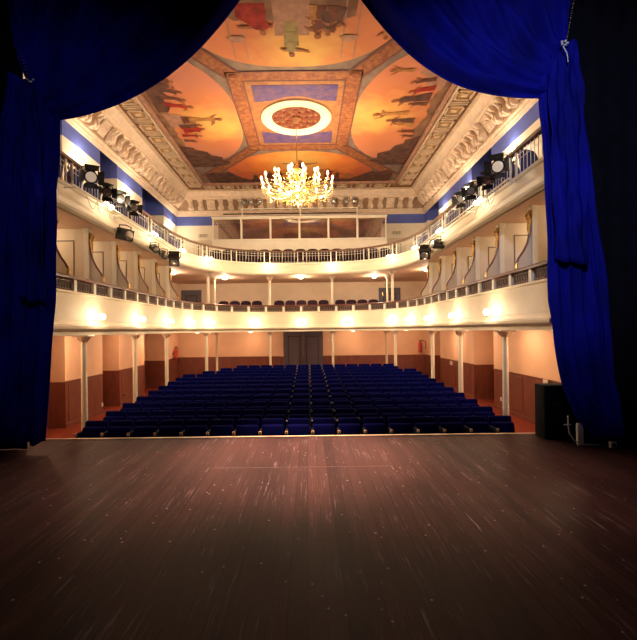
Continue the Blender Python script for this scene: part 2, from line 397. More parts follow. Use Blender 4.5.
mb = MB(); mb.box((-7.2, YB - .02, HF), (-1.1, YB, HF + .11)); mb.box((1.1, YB - .02, HF), (7.2, YB, HF + .11))
mb.box((-7.2, YB - .025, .555), (-1.1, YB, .59)); mb.box((1.1, YB - .025, .555), (7.2, YB, .59))
struct(mb.build('baseboard_back', 'dado', smooth=0))
# raised wainscot panels (darker boards) on the dado
mb = MB()
for s, spans in ((-1, [(8.3, 10.2), (11.95, 13.8), (15.35, 17.35)]), (1, [(8.4, 9.5), (10.3, 11.6), (12.2, 13.8), (16.1, 17.4), (17.8, 19.5)])):
    for y0, y1 in spans:
        xa, xb = sorted((s * W, s * (W - .018)))
        mb.box((xa, y0, HF + .2), (xb, y1, 0.5))
struct(mb.build('trim_wainscot', 'dado', smooth=0))

# cornice
PROF = [(0, 7.83), (.03, 7.84), (.05, 7.90), (.10, 7.93), (.10, 7.99), (.15, 8.03), (.15, 8.08), (.18, 8.11), (.24, 8.26), (.36, 8.44),
        (.50, 8.53), (.55, 8.54), (.57, 8.60), (.62, 8.62), (.62, 8.68), (.68, 8.76), (.79, 8.86), (.82, 8.88), (.82, CZ)]
mb = MB(); rows = []
for i, z in PROF:
    rows.append([(-W + i, 7.29, z), (-W + i, YB - i, z), (W - i, YB - i, z), (W - i, 7.29, z)])
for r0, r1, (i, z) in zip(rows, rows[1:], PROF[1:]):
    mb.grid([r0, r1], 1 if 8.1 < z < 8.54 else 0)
cornice = struct(mb.build('cornice', ['stucco', 'stucco_shaded'], smooth=25))
def scroll_bracket():
    m = MB()
    prof = [(.16,8.10),(.24,8.07),(.33,8.08),(.40,8.14),(.43,8.22),(.41,8.29),(.44,8.35),(.52,8.38),(.60,8.42),(.63,8.49),(.60,8.545),(.5,8.545),(.36,8.45),(.24,8.27)]
    m.prism(prof, lambda u, v, h: (u, h, v), -.095, .095)
    m.cyl((.335, -.135, 8.165), (.335, .135, 8.165), .095, n=14); m.cyl((.565, -.125, 8.47), (.565, .125, 8.47), .065, n=12)
    m.tube([(.2, 0, 8.13), (.36, 0, 8.06), (.46, 0, 8.16), (.46, 0, 8.28), (.54, 0, 8.35), (.64, 0, 8.41)], [.03, .05, .05, .04, .045, .03], 6)
    for sgn in (-1, 1):
        m.ball((.48, sgn * .05, 8.30), .035, 6)
    return m
def rosette_tile():
    m = MB()
    f = lambda u, v, h: (.20 + (v * .30) + h * .75, u, 8.14 + v * .38 - h * .66)
    m.prism([(-.2, 0), (.2, 0), (.2, 1), (-.2, 1)], f, 0, .03)
    for lo, hi in (((-.2, 0), (.2, .09)), ((-.2, .91), (.2, 1)), ((-.2, .09), (-.16, .91)), ((.16, .09), (.2, .91))):
        m.prism([(lo[0], lo[1]), (hi[0], lo[1]), (hi[0], hi[1]), (lo[0], hi[1])], f, .03, .06)
    for k in range(8):
        a = 2*PI*k/8; u, v = .09*math.cos(a), .5 + .21*math.sin(a)
        m.ball(f(u, v, .045), .045, 6)
    m.ball(f(0, .5, .06), .045, 6)
    return m
br0 = scroll_bracket().build('bracket', 'stucco', cornice); ro0 = rosette_tile().build('rosette', 'stucco', cornice)
used = {}
def put(proto, loc, rz):
    o = proto if proto.name not in used else proto.copy()
    if proto.name in used: COL.objects.link(o); o.parent = cornice
    used[proto.name] = 1
    o.location = loc; o.rotation_euler = (0, 0, rz)
n = 0
y = 8.0
while y < YB - .75:
    p = ro0 if n % 8 == 3 else br0
    put(p, (-W, y, 0), 0); put(p, (W, y, 0), PI)
    y += .54 if (n % 8 in (2, 3)) else .48; n += 1
x, n = -5.55, 0
xs = []
while x < 5.6:
    xs.append(x); x += .505
for n, x in enumerate(xs): put(ro0 if n in (2, 8, len(xs) - 9, len(xs) - 3) else br0, (x, YB, 0), -PI/2)

# ceiling: coffered border and painted field
IX, IY0, IY1 = 4.52, 8.10, 20.35
OX, OY0, OY1 = 5.58, 7.29, 21.35
mb = MB()
mb.box((-7.6, 7.28, CZ + .06), (7.6, YB + .3, CZ + .2), 0)
mb.box((-OX - .03, OY0, CZ + .03), (OX + .03, OY1 + .03, CZ + .06), 0)
def ring(x0, y0, x1, y1, w, z0, z1, mi):
    mb.box((x0, y0, z0), (x0 + w, y1, z1), mi); mb.box((x1 - w, y0, z0), (x1, y1, z1), mi)
    mb.box((x0 + w, y0, z0), (x1 - w, y0 + w, z1), mi); mb.box((x0 + w, y1 - w, z0), (x1 - w, y1, z1), mi)
ring(-OX, OY0, OX, OY1, .12, CZ - .05, CZ + .03, 1)
ring(-OX + .12, OY0 + .12, OX - .12, OY1 - .12, .08, CZ - .0, CZ + .03, 3)
ring(-IX - .26, IY0 - .2, IX + .26, IY1 + .26, .10, CZ - .04, CZ + .03, 1)
ring(-IX - .16, IY0 - .1, IX + .16, IY1 + .16, .06, CZ - .005, CZ + .03, 3)
ring(-IX - .10, IY0 - .06, IX + .10, IY1 + .10, .10, CZ - .09, CZ + .03, 4)
def coffer(cx, cy, hx, hy):
    for lo, hi in (((cx - hx, cy - hy), (cx + hx, cy - hy + .05)), ((cx - hx, cy + hy - .05), (cx + hx, cy + hy)),
                   ((cx - hx, cy - hy), (cx - hx + .05, cy + hy)), ((cx + hx - .05, cy - hy), (cx + hx, cy + hy))):
        mb.box((*lo, CZ - .03), (*hi, CZ + .03), 1)
    mb.box((cx - hx * .6, cy - hy * .6, CZ + .0), (cx + hx * .6, cy + hy * .6, CZ + .03), 2)
    mb.box((cx - hx * .3, cy - hy * .3, CZ - .03), (cx + hx * .3, cy + hy * .3, CZ + .02), 1)
for s in (-1, 1):
    y, n = 8.3, 0
    while y < 20.9:
        if n % 2 == 0: coffer(s * 5.08, y, .27, .27)
        else:
            for d in (-.06, .06): mb.box((s*5.08 - .28, y + d - .025, CZ - .03), (s*5.08 + .28, y + d + .025, CZ + .03), 1)
        y += .46; n += 1
x, n = -4.4, 0
while x < 4.6:
    if n % 2 == 0: coffer(x, 20.88, .25, .2)
    else: mb.box((x - .03, 20.66, CZ - .03), (x + .03, 21.1, CZ + .03), 1)
    x += .46; n += 1
# painted ground, spandrels and bands of the field
Z1 = CZ + .03
mb.box((-IX - .01, IY0 - .01, Z1 - .002), (IX + .01, IY1 + .01, Z1), 5)
CX, CY = 0.0, 14.2
FX, FY0, FY1 = 1.66, 11.87, 16.5
def band(p, q, w, z, mi_edge, mi):
    p, q = Vector((*p, 0)), Vector((*q, 0)); d = (q - p).normalized(); nrm = Vector((-d.y, d.x, 0))
    for ww, dz, mm in ((w, 0, mi_edge), (w * .72, -.004, mi)):
        mb.prism([(0, -ww), ((q - p).length, -ww), ((q - p).length, ww), (0, ww)],
                 lambda u, v, h: tuple(p + d * u + nrm * v + Vector((0, 0, h))), z + dz - .006, z + dz, mm)
for sx, sy in ((-1, -1), (1, -1), (-1, 1), (1, 1)):
    c = (sx * FX, FY0 if sy < 0 else FY1)
    e = (sx * 4.3, 8.3) if sy < 0 else (sx * 4.25, 19.6)
    band(c, e, .27, Z1 - .012, 6, 7)
    if sy < 0:
        m_ = Vector(c).lerp(Vector(e), .52); d = (Vector(e) - Vector(c)).normalized(); nn = Vector((-d.y, d.x))
        mb.prism([tuple(m_ + d * .34 * math.cos(a) + nn * .15 * math.sin(a)) for a in [2*PI*k/16 for k in range(16)]],
                 lambda u, v, h: (u, v, h), Z1 - .03, Z1 - .02, 9)
        mb.prism([tuple(m_ + d * .24 * math.cos(a) + nn * .07 * math.sin(a)) for a in [2*PI*k/12 for k in range(12)]],
                 lambda u, v, h: (u, v, h), Z1 - .034, Z1 - .03, 10)
ringz = Z1 - .016
ring(-FX - .24, FY0 - .24, FX + .24, FY1 + .24, .48, ringz, Z1, 7)
ring(-FX - .24, FY0 - .24, FX + .24, FY1 + .24, .05, ringz - .006, Z1, 6)
ring(-FX + .19, FY0 + .19, FX - .19, FY1 - .19, .05, ringz - .006, Z1, 6)
mb.box((-FX + .24, FY0 + .24, Z1 - .012), (FX - .24, FY1 - .24, Z1 - .004), 8)
for sx in (-1, 1):
    for sy in (-1, 1):
        pts = []
        for k in range(9):
            a = k / 8 * PI / 2; pts.append((CX + sx * 1.18 * math.cos(a), CY + sy * 1.32 * math.sin(a)))
        pts = [p for p in pts if abs(p[1] - CY) > .55]
        pts = [(sx * 1.25, CY + sy * 1.0)] + [p for p in pts if abs(p[1] - CY) > 1.0] + [(0.0, CY + sy * 1.9), (sx * 1.25, CY + sy * 1.9)]
        mb.prism(pts, lambda u, v, h: (u, v, h), Z1 - .02, Z1 - .013, 9)
for sx, sy in ((-1, -1), (1, -1), (-1, 1), (1, 1)):
    mb.ball((sx * FX, FY0 if sy < 0 else FY1, Z1 - .03), .15, 8, 7, .2)
ceiling = struct(mb.build('ceiling', ['coffer', 'coffer_rib', 'coffer_gold', 'coffer_dark', 'f_pale', 'f_spandrel', 'f_line', 'f_band', 'f_field', 'f_blue', 'f_ochre'], smooth=0))
# centre rosette ring
mb = MB(); rows = []
for r, z in ((1.16, 0), (1.16, -.05), (1.08, -.10), (.98, -.08), (.95, -.12), (.88, -.10), (.82, -.03), (.80, .0)):
    rows.append([(r*math.cos(2*PI*k/64), CY + r*math.sin(2*PI*k/64), Z1 + z - .01) for k in range(64)])
mb.grid(rows, 0, True)
mb.lathe([(.82, -.02), (.82, -.012)], (0, CY, Z1), 48, 1)
for r, n in ((.68, 20), (.5, 16), (.32, 10)):
    for k in range(n):
        a = 2*PI*k/n; mb.ball((r*math.cos(a), CY + r*math.sin(a), Z1 - .03), .07, 6, 2 if k % 2 else 1, .5)
mb.lathe([(.14, -.02), (.16, -.06), (.10, -.14), (.05, -.2), (.02, -.22)], (0, CY, Z1), 16, 2)
struct(mb.build('ceiling_rosette', ['cream', 'rosette', 'rosette_gold'], ceiling))

# painted figures: outlines in a panel's own frame (u along its foot line, v from the foot line towards the ceiling centre)
def figure(mbx, T, u, v, h, mis, arms=((-.5, .25), (.5, .35)), lean=0.0, wide=.32, z=0):
    robe, skin = mis
    zz = Z1 - .022 - z
    P = lambda a, c: T(u + a * h + lean * c * h, v + c * h)
    def pol(pts, mi, dz=0.0):
        q = [P(*p) for p in pts]; mbx.prism(q, lambda x, y, hh: (x, y, hh), zz - dz - .003, zz - dz, mi)
    pol([(-wide*.55, 0), (wide*.62, 0), (wide*.5, .22), (wide*.36, .45), (wide*.48, .70), (wide*.22, .80), (-wide*.22, .80), (-wide*.46, .70), (-wide*.34, .45), (-wide*.52, .2)], robe)
    pol([(.085*math.cos(2*PI*k/10), .91 + .095*math.sin(2*PI*k/10)) for k in range(10)], skin, .003)
    pol([(-.04, .78), (.04, .78), (.035, .86), (-.035, .86)], skin, .003)
    for dx, dz_ in arms:
        s = 1 if dx > 0 else -1
        sh = (s * wide * .40, .72); el = (s * wide * .4 + dx * .5, .72 + dz_ * .2); hd = (s * wide * .4 + dx, .72 + dz_)
        pol([(sh[0], sh[1] + .04), (el[0], el[1] + .04), (hd[0], hd[1] + .02), (hd[0], hd[1] - .02), (el[0], el[1] - .045), (sh[0], sh[1] - .07)], skin, .004)
def blob(mbx, T, pts, mi, z=0):
    q = [T(*p) for p in pts]; mbx.prism(q, lambda x, y, hh: (x, y, hh), Z1 - .020 - z - .003, Z1 - .020 - z, mi)
def arch(n=24, half=3.1, foot=0.0, rise=2.2, p=2.4):
    return [(-half, foot), (half, foot)] + [(half * math.copysign(abs(math.cos(a))**(2/p), math.cos(a)), foot + .02 + rise * abs(math.sin(a))**(2/p)) for a in [PI*k/n for k in range(n + 1)]]
def ragged(half, h, seed, n=22, peak=None):
    r = random.Random(seed); pts = [(-half, 0)]
    for k in range(n + 1):
        u = -half + 2*half*k/n
        hh = h * (.45 + .55 * r.random()); 
        if peak: hh += peak * math.exp(-((u - peak_u(seed)) / .6)**2)
        pts.append((u, hh))
    pts.append((half, 0)); return pts
def peak_u(seed): return (-1) ** seed * 1.3
PM = [None, 'f_rock', 'f_robe', 'f_red', 'f_brown', 'f_ochre', 'f_skin', 'f_pale', 'f_ground']
def panel(sky, T, half, rise, arcp, seed, populate):
    m = MB(); blob(m, T, arch(28, half, 0, rise, arcp), 0, -.014)
    populate(m, T)
    return struct(m.build('painted_panel', [sky] + PM[1:], ceiling, smooth=0))
TW = lambda u, v: (-4.5 + v, 14.25 + u)             # left panel: foot on the left edge
TE = lambda u, v: (4.5 - v, 14.25 - u)
TN = lambda u, v: (-u, 8.10 + v)                     # near panel: foot towards the stage
TFp = lambda u, v: (u, 20.33 - v)
def crowd(m, T, spots, seed):
    r = random.Random(seed); robes = [4, 1, 5, 3, 4, 1]
    for k, (u, v, h, ln) in enumerate(spots):
        figure(m, T, u, v, h, (robes[(k + seed) % 6], 6), ((.22, .12),) if k % 2 else ((-.26, .06), (.2, -.15)), ln, .26 + .12*r.random(), .004 + .0005*k)
def pop_w(m, T):
    blob(m, T, ragged(3.9, .42, 1, 40), 8, 0)
    blob(m, T, [(-2.9, .2), (-2.75, .6), (-2.5, .75), (-2.3, 1.0), (-1.9, .9), (-1.75, .6), (-1.5, .7), (-1.2, .5), (-.9, .62), (-.55, .45), (-.5, .1)], 1, .002)
    blob(m, T, [(-.42, .2), (-.36, .75), (.44, .75), (.5, .2)], 7, .002); blob(m, T, [(-.25, .7), (-.2, 1.05), (.2, 1.05), (.25, .7)], 4, .003)
    figure(m, T, -.02, .95, 1.1, (5, 6), ((-.22, .16), (.26, -.12)), 0, .22, .006)
    crowd(m, T, ((-1.0, .45, .85, .25), (-1.45, .5, .7, .35), (-1.85, .45, .75, .3), (-2.3, .5, .6, .2), (.45, .5, .8, -.1), (.78, .6, .62, -.15), (1.1, .4, .7, .1), (1.5, .35, .5, .2)), 3)
    figure(m, T, .72, .55, .78, (3, 6), ((-.3, .15),), -.12, .5, .012)
    blob(m, T, [(2.0, 0), (2.15, .5), (2.35, .55), (2.55, .95), (2.9, 1.05), (3.1, 1.45), (3.3, 1.4), (3.5, 1.7), (3.8, 1.6), (4.1, 1.0), (4.1, 0)], 1, .002)
def pop_e(m, T):
    blob(m, T, ragged(3.9, .42, 2, 40), 8, 0)
    blob(m, T, [(1.6, .2), (1.9, .75), (2.2, .7), (2.5, 1.05), (2.9, .9), (3.1, .6), (3.2, .1)], 7, .002)
    figure(m, T, 1.25, .4, 1.15, (1, 6), ((-.15, .05),), -.2, .34, .004); figure(m, T, .30, .85, 1.15, (5, 6), ((-.16, .2), (.16, .05)), -.1, .2, .005)
    crowd(m, T, ((-.2, .55, .95, 0), (-.5, .5, .7, .1), (1.75, .4, .75, -.3), (2.2, .5, .7, -.3), (.85, .4, .6, 0), (-1.0, .35, .6, 0), (-1.4, .3, .5, .2)), 1)
    blob(m, T, [(-4.1, 0), (-4.1, 1.0), (-3.6, 1.6), (-3.3, 1.3), (-2.9, 1.35), (-2.6, .9), (-2.2, .8), (-2.0, .5), (-1.7, .5), (-1.4, 0)], 1, .002)
    figure(m, T, 2.6, 1.2, .7, (5, 6), ((.22, .2), (-.22, .2)), 0, .2, .006)
def pop_n(m, T):
    blob(m, T, [(-1.5, 0), (-1.45, 1.5), (-1.2, 1.62), (1.3, 1.62), (1.5, 1.45), (1.55, 0)], 8, 0)
    blob(m, T, [(-.42, .6), (-.42, 2.12), (.40, 2.12), (.40, .6)], 7, .001)
    blob(m, T, [(-.13, 1.65), (-.17, 2.5), (.2, 2.5), (.17, 1.65)], 2, .003)
    figure(m, T, 0.02, 2.0, .92, (2, 6), ((.2, -.08), (-.36, .08)), 0, .3, .006)
    figure(m, T, .85, 1.15, .95, (3, 6), ((.36, -.02), (-.15, -.2)), -.2, .55, .005); blob(m, T, [(.55, 1.1), (.6, 1.55), (.95, 1.75), (1.25, 1.5), (1.2, 1.1)], 3, .004)
    crowd(m, T, ((-.62, 1.2, 1.05, 0), (-.78, 1.35, .8, -.1), (-.98, 1.2, .8, 0), (-1.15, 1.25, .6, .1), (-.5, 1.15, .6, 0)), 4)
    for u in (-1.35, 1.35):
        for d in (-.2, .12): blob(m, T, [(u + d - .015, .3), (u + d - .015, 3.0), (u + d + .015, 3.0), (u + d + .015, .3)], 7, .001)
        blob(m, T, [(u - .25, 2.2), (u - .1, 2.35), (u + .1, 2.35), (u + .22, 2.2), (u + .1, 2.12), (u - .1, 2.12)], 7, .0015)
    for u in (-2.25, 2.25): figure(m, T, u, 1.55, .75, (5, 6), ((.2, .1), (-.2, .1)), 0, .22, .004)
def pop_f(m, T):
    blob(m, T, ragged(4.2, .65, 4, 40), 1, 0)
    blob(m, T, [(-4.2, 0), (-4.2, 1.1), (-3.8, 1.35), (-3.4, 1.2), (-3.1, 1.4), (-2.8, .9), (-2.4, .3), (2.4, .3), (2.8, .9), (3.2, 1.3), (3.5, 1.15), (3.9, 1.4), (4.2, 1.1), (4.2, 0)], 1, .001)
    figure(m, T, .05, 1.1, 1.5, (4, 6), ((.4, .1), (-.4, .08)), 0, .22, .004)
    blob(m, T, [(-.45, .3), (-.3, 1.0), (-.1, 1.3), (.2, 1.3), (.35, 1.0), (.5, .3)], 4, .003)
    crowd(m, T, ((1.0, .6, 1.0, 0), (1.35, .6, 1.05, -.1), (1.7, .5, .8, 0), (-.9, .5, .8, .1), (-1.4, .5, .9, .1), (-2.0, .4, .7, 0), (2.2, .4, .7, 0)), 2)
panel('sky_w', TW, 3.75, 2.62, 2.3, 1, pop_w); panel('sky_e', TE, 3.75, 2.62, 2.3, 2, pop_e)
panel('sky_n', TN, 2.9, 3.35, 2.5, 3, pop_n); panel('sky_f', TFp, 3.4, 3.45, 2.2, 4, pop_f)

# ------------------------------------------------------------------ balconies
def plan(a, y0, bb, n, N=400):
    pts = [Vector((-a, 7.15 + (y0 - 7.15) * k / 60)) for k in range(60)]
    for k in range(N + 1):
        t = PI * k / N; c, s = math.cos(t), math.sin(t)
        pts.append(Vector((-a * math.copysign(abs(c)**(2/n), c), y0 + bb * abs(s)**(2/n))))
    pts += [Vector((a, y0 - (y0 - 7.15) * k / 60)) for k in range(1, 61)]
    return pts
class Path:
    def __init__(s, a, y0, bb, n):
        s.y0 = y0; s.p = plan(a, y0, bb, n); s.s = [0.0]
        for p, q in zip(s.p, s.p[1:]): s.s.append(s.s[-1] + (q - p).length)
        s.L = s.s[-1]
    def at(s, d):
        d = max(0, min(s.L, d)); lo, hi = 0, len(s.s) - 1
        while hi - lo > 1:
            m = (lo + hi) // 2
            if s.s[m] <= d: lo = m
            else: hi = m
        t = (d - s.s[lo]) / max(1e-9, s.s[hi] - s.s[lo])
        return s.p[lo].lerp(s.p[hi], t)
    def nrm(s, d):
        q = s.at(d + .12) - s.at(d - .12); q.normalize(); return Vector((q.y, -q.x))
    def off(s, d, o, z):
        p = s.at(d) + s.nrm(d) * o; return Vector((p.x, p.y, z))
    def find(s, x, y):
        best = min(range(len(s.p)), key=lambda i: (s.p[i] - Vector((x, y))).length); return s.s[best]
P1 = Path(4.43, 14.0, 5.5, 2.7); P2 = Path(4.43, 14.0, 5.0, 2.7)
def sweep(mb, P, prof, n, mi=0, closed=True, cap=True, d0=0.0, d1=None):
    d1 = P.L if d1 is None else d1
    rows = [[P.off(d0 + (d1 - d0) * k / n, o, z) for o, z in prof] for k in range(n + 1)]
    mb.grid(rows, mi, closed)
    if cap:
        mb.add(rows[0], [tuple(range(len(prof)))], mi); mb.add(rows[-1], [tuple(range(len(prof)))[::-1]], mi)
def outer(P, p):
    x, y = p
    if y <= P.y0 + 1e-4: return (math.copysign(7.4, x), y)
    k = min(7.4 / max(abs(x), 1e-6), (YB + .1 - P.y0) / max(y - P.y0, 1e-6))
    return (x * k, P.y0 + (y - P.y0) * k)
def slab(name, P, fascia, ztop, zbot, tiers):
    mb = MB(); sweep(mb, P, fascia, 160, 0)
    top, bot, otop, obot = [], [], [], []
    for k in range(241):
        q = P.off(P.L * k / 240, -.06, 0); ox, oy = outer(P, (q.x, q.y))
        top.append((q.x, q.y, ztop)); bot.append((q.x, q.y, zbot)); otop.append((ox, oy, ztop)); obot.append((ox, oy, zbot))
    mb.grid([top, otop], 1); mb.grid([bot, obot], 2)
    for lo, hi in tiers: mb.box(lo, hi, 1)
    return struct(mb.build(name, ['cream', 'carpet', 'salmon'], smooth=30))
FA1 = [(-.10, 1.865), (.02, 1.865), (.02, 1.94), (.05, 1.95), (.11, 2.0), (.12, 2.03), (.12, 2.06), (.05, 2.09), (.035, 2.12), (.03, 2.16), (0, 2.18), (0, 2.70), (.03, 2.72), (.03, 2.76), (-.10, 2.76)]
FA2 = [(-.10, 4.36), (.10, 4.36), (.13, 4.40), (.13, 4.45), (.08, 4.48), (.07, 4.54), (.02, 4.60), (0, 4.66), (0, 4.80), (.025, 4.82), (.025, 4.86), (-.10, 4.86)]
slab('balcony_slab_lower', P1, FA1, 2.0, 1.86, [((-4.6, 19.95, 2.0), (4.6, 21.0, 2.42)), ((-4.6, 21.0, 2.0), (4.6, YB, 2.7))])
slab('balcony_slab_upper', P2, FA2, 4.55, 4.36, [((-4.6, 19.75, 4.5), (4.6, 20.3, 4.76))])

# railing of the lower balcony: mahogany rail, white posts, dark iron grilles
r1 = thing('balcony_railing', 'mahogany-topped railing with white posts and dark iron grilles along the lower balcony', 'railing', (0, 19.5, 2.76))
mb = MB(); sweep(mb, P1, [(-.10, 3.0), (.06, 3.0), (.075, 3.02), (.075, 3.045), (.05, 3.06), (-.09, 3.06), (-.115, 3.045), (-.115, 3.02)], 200)
mb.build('handrail', 'rail_wood', r1)
NB = 38
for k in range(NB + 1):
    d = P1.L * k / NB; d = min(max(d, .06), P1.L - .06); mb = MB()
    p, nn = P1.at(d), P1.nrm(d); t = Vector((-nn.y, nn.x))
    f = lambda u, v, h: (p.x + t.x*u + nn.x*v, p.y + t.y*u + nn.y*v, h)
    mb.prism([(-.05, -.07), (.05, -.07), (.05, .02), (-.05, .02)], f, 2.761, 3.0); mb.build('post', 'cream_white', r1, smooth=0)
for k in range(NB):
    d0, d1 = P1.L * k / NB + .055, P1.L * (k + 1) / NB - .055; mb = MB()
    a, c = P1.off(d0, -.035, 0), P1.off(d1, -.035, 0); t = (c - a).normalized(); nn = Vector((t.y, -t.x, 0)); Lg = (c - a).length
    f = lambda u, v, h: tuple(a + t*u + nn*h + Vector((0, 0, v)))
    mb.prism([(0, 2.765), (Lg, 2.765), (Lg, 2.995), (0, 2.995)], f, -.012, 0, 0)
    m_ = 7
    for i in range(m_):
        u = Lg * (i + .5) / m_
        mb.tube([f(u - .02, 2.77, .012), f(u + .015, 2.83, .012), f(u - .015, 2.90, .012), f(u + .02, 2.99, .012)], .008, 5, 1)
    for v in (2.80, 2.96): mb.tube([f(0, v, .012), f(Lg, v, .012)], .008, 5, 1)
    mb.build('iron_grille', ['iron', 'iron_light'], r1)

# railing of the gallery: brown handrail, pairs of cream posts, slender bars
r2 = thing('gallery_railing', 'brown-topped railing of slender cream bars along the upper gallery', 'railing', (0, 19.0, 4.86))
mb = MB(); sweep(mb, P2, [(-.08, 5.37), (.03, 5.37), (.045, 5.40), (.03, 5.43), (-.08, 5.43), (-.095, 5.40)], 200); mb.build('handrail', 'rail_brown', r2)
mb = MB(); sweep(mb, P2, [(-.05, 4.865), (0, 4.865), (0, 4.90), (-.05, 4.90)], 160); mb.build('bottom_rail', 'cream_white', r2)
NB2 = 20; bay = P2.L / NB2
for k in range(NB2 + 1):
    for sgn in (-1, 1):
        d = bay * k + sgn * .12
        if d < .04 or d > P2.L - .04: continue
        p, nn = P2.at(d), P2.nrm(d); t = Vector((-nn.y, nn.x)); mb = MB()
        f = lambda u, v, h: (p.x + t.x*u + nn.x*v, p.y + t.y*u + nn.y*v, h)
        mb.prism([(-.018, -.045), (.018, -.045), (.018, -.005), (-.018, -.005)], f, 4.90, 5.37); mb.build('post', 'cream_white', r2, smooth=0)
    d = bay * k
    if 0 < k < NB2:
        a, c = P2.off(d - .1, -.03, 0), P2.off(d + .1, -.03, 0); t = (c - a).normalized(); mb = MB()
        g = lambda u, v: tuple(a + t * (.1 + u) + Vector((0, 0, v)))
        for sg in (-1, 1):
            mb.tube([g(sg*.02, 4.91), g(sg*.075, 4.98), g(sg*.06, 5.05), g(sg*.02, 5.06), g(sg*.03, 5.0)], .009, 5)
            mb.tube([g(sg*.02, 5.36), g(sg*.075, 5.29), g(sg*.06, 5.21), g(sg*.02, 5.20), g(sg*.03, 5.26)], .009, 5)
        mb.tube([g(0, 4.9), g(0, 5.37)], .008, 5); mb.build('scroll_panel', 'iron', r2)
for k in range(NB2):
    d0, d1 = bay * k + .14, bay * (k + 1) - .14; mb = MB(); m_ = 9
    for i in range(1, m_):
        q = P2.off(d0 + (d1 - d0) * i / m_, -.028, 0); mb.cyl((q.x, q.y, 4.90), (q.x, q.y, 5.37), .0068, n=6)
    for z in (5.30, 5.20):
        mb.tube([P2.off(d0 + (d1 - d0) * i / 6, -.028, z) for i in range(7)], .006, 5)
    mb.build('bar_panel', 'cream_white', r2)

# ------------------------------------------------------------------ columns
def column(name, x, y, z0, z1, r, label, group):
    c = thing(name, label, 'column', (x, y, z0), group); h = z1 - z0
    mb = MB(); mb.lathe([(r*1.05, .16), (r, .3), (r*.86, h - .14), (r*.86, h - .12)], (x, y, z0), 20); mb.build('shaft', 'cream', c)
    mb = MB(); mb.box((x - r*1.9, y - r*1.9, z0), (x + r*1.9, y + r*1.9, z0 + .06)); mb.lathe([(r*1.7, .06), (r*1.75, .09), (r*1.3, .12), (r*1.2, .16)], (x, y, z0), 20)
    mb.build('base', 'cream', c)
    mb = MB(); mb.lathe([(r*.95, h - .14), (r*1.25, h - .12), (r*.95, h - .10), (r*1.2, h - .07), (r*2.0, h - .035)], (x, y, z0), 20)
    mb.box((x - r*2.4, y - r*2.4, z1 - .035), (x + r*2.4, y + r*2.4, z1 - .002))
    for i in range(8):
        a = 2*PI*i/8; mb.tube([(x + r*1.0*math.cos(a), y + r*1.0*math.sin(a), z1 - .14), (x + r*1.5*math.cos(a), y + r*1.5*math.sin(a), z1 - .09), (x + r*2.1*math.cos(a), y + r*2.1*math.sin(a), z1 - .05)], [.015, .02, .012], 6)
    mb.build('capital', 'stucco', c)
for s, side in ((-1, 'left'), (1, 'right')):
    for i, y in enumerate((9.43, 12.2, 14.93)):
        column('hall_column', s*4.62, y, HF, 1.86, .068, f'slim cream column under the lower balcony, {ORD[i]} from the stage on the {side} side', 'columns under the lower balcony')
    column('hall_column', s*3.9, 17.75, HF, 1.86, .068, f'slim cream column under the curve of the lower balcony, {side} rear corner', 'columns under the lower balcony')
    column('hall_column', s*3.9, 19.75, HF, 1.86, .055, f'thinner cream column just behind the curved corner one, {side} of the double door', 'columns under the lower balcony')
    column('hall_column', s*1.43, 19.62, HF, 1.86, .06, f'slim cream column beside the grey double door, on its {side}', 'columns under the lower balcony')
    column('balcony_column', s*3.86, 18.02, 2.0, 4.36, .06, f'cream column standing on the lower balcony, {side} outer one behind the railing', 'columns on the lower balcony')
    column('balcony_column', s*3.9, 19.4, 2.0, 4.36, .045, f'thin cream post on the lower balcony behind the {side} outer column', 'columns on the lower balcony')
    column('balcony_column', s*1.43, 19.66, 2.0, 4.36, .06, f'cream column between the plum seats of the lower balcony, {side} of centre', 'columns on the lower balcony')

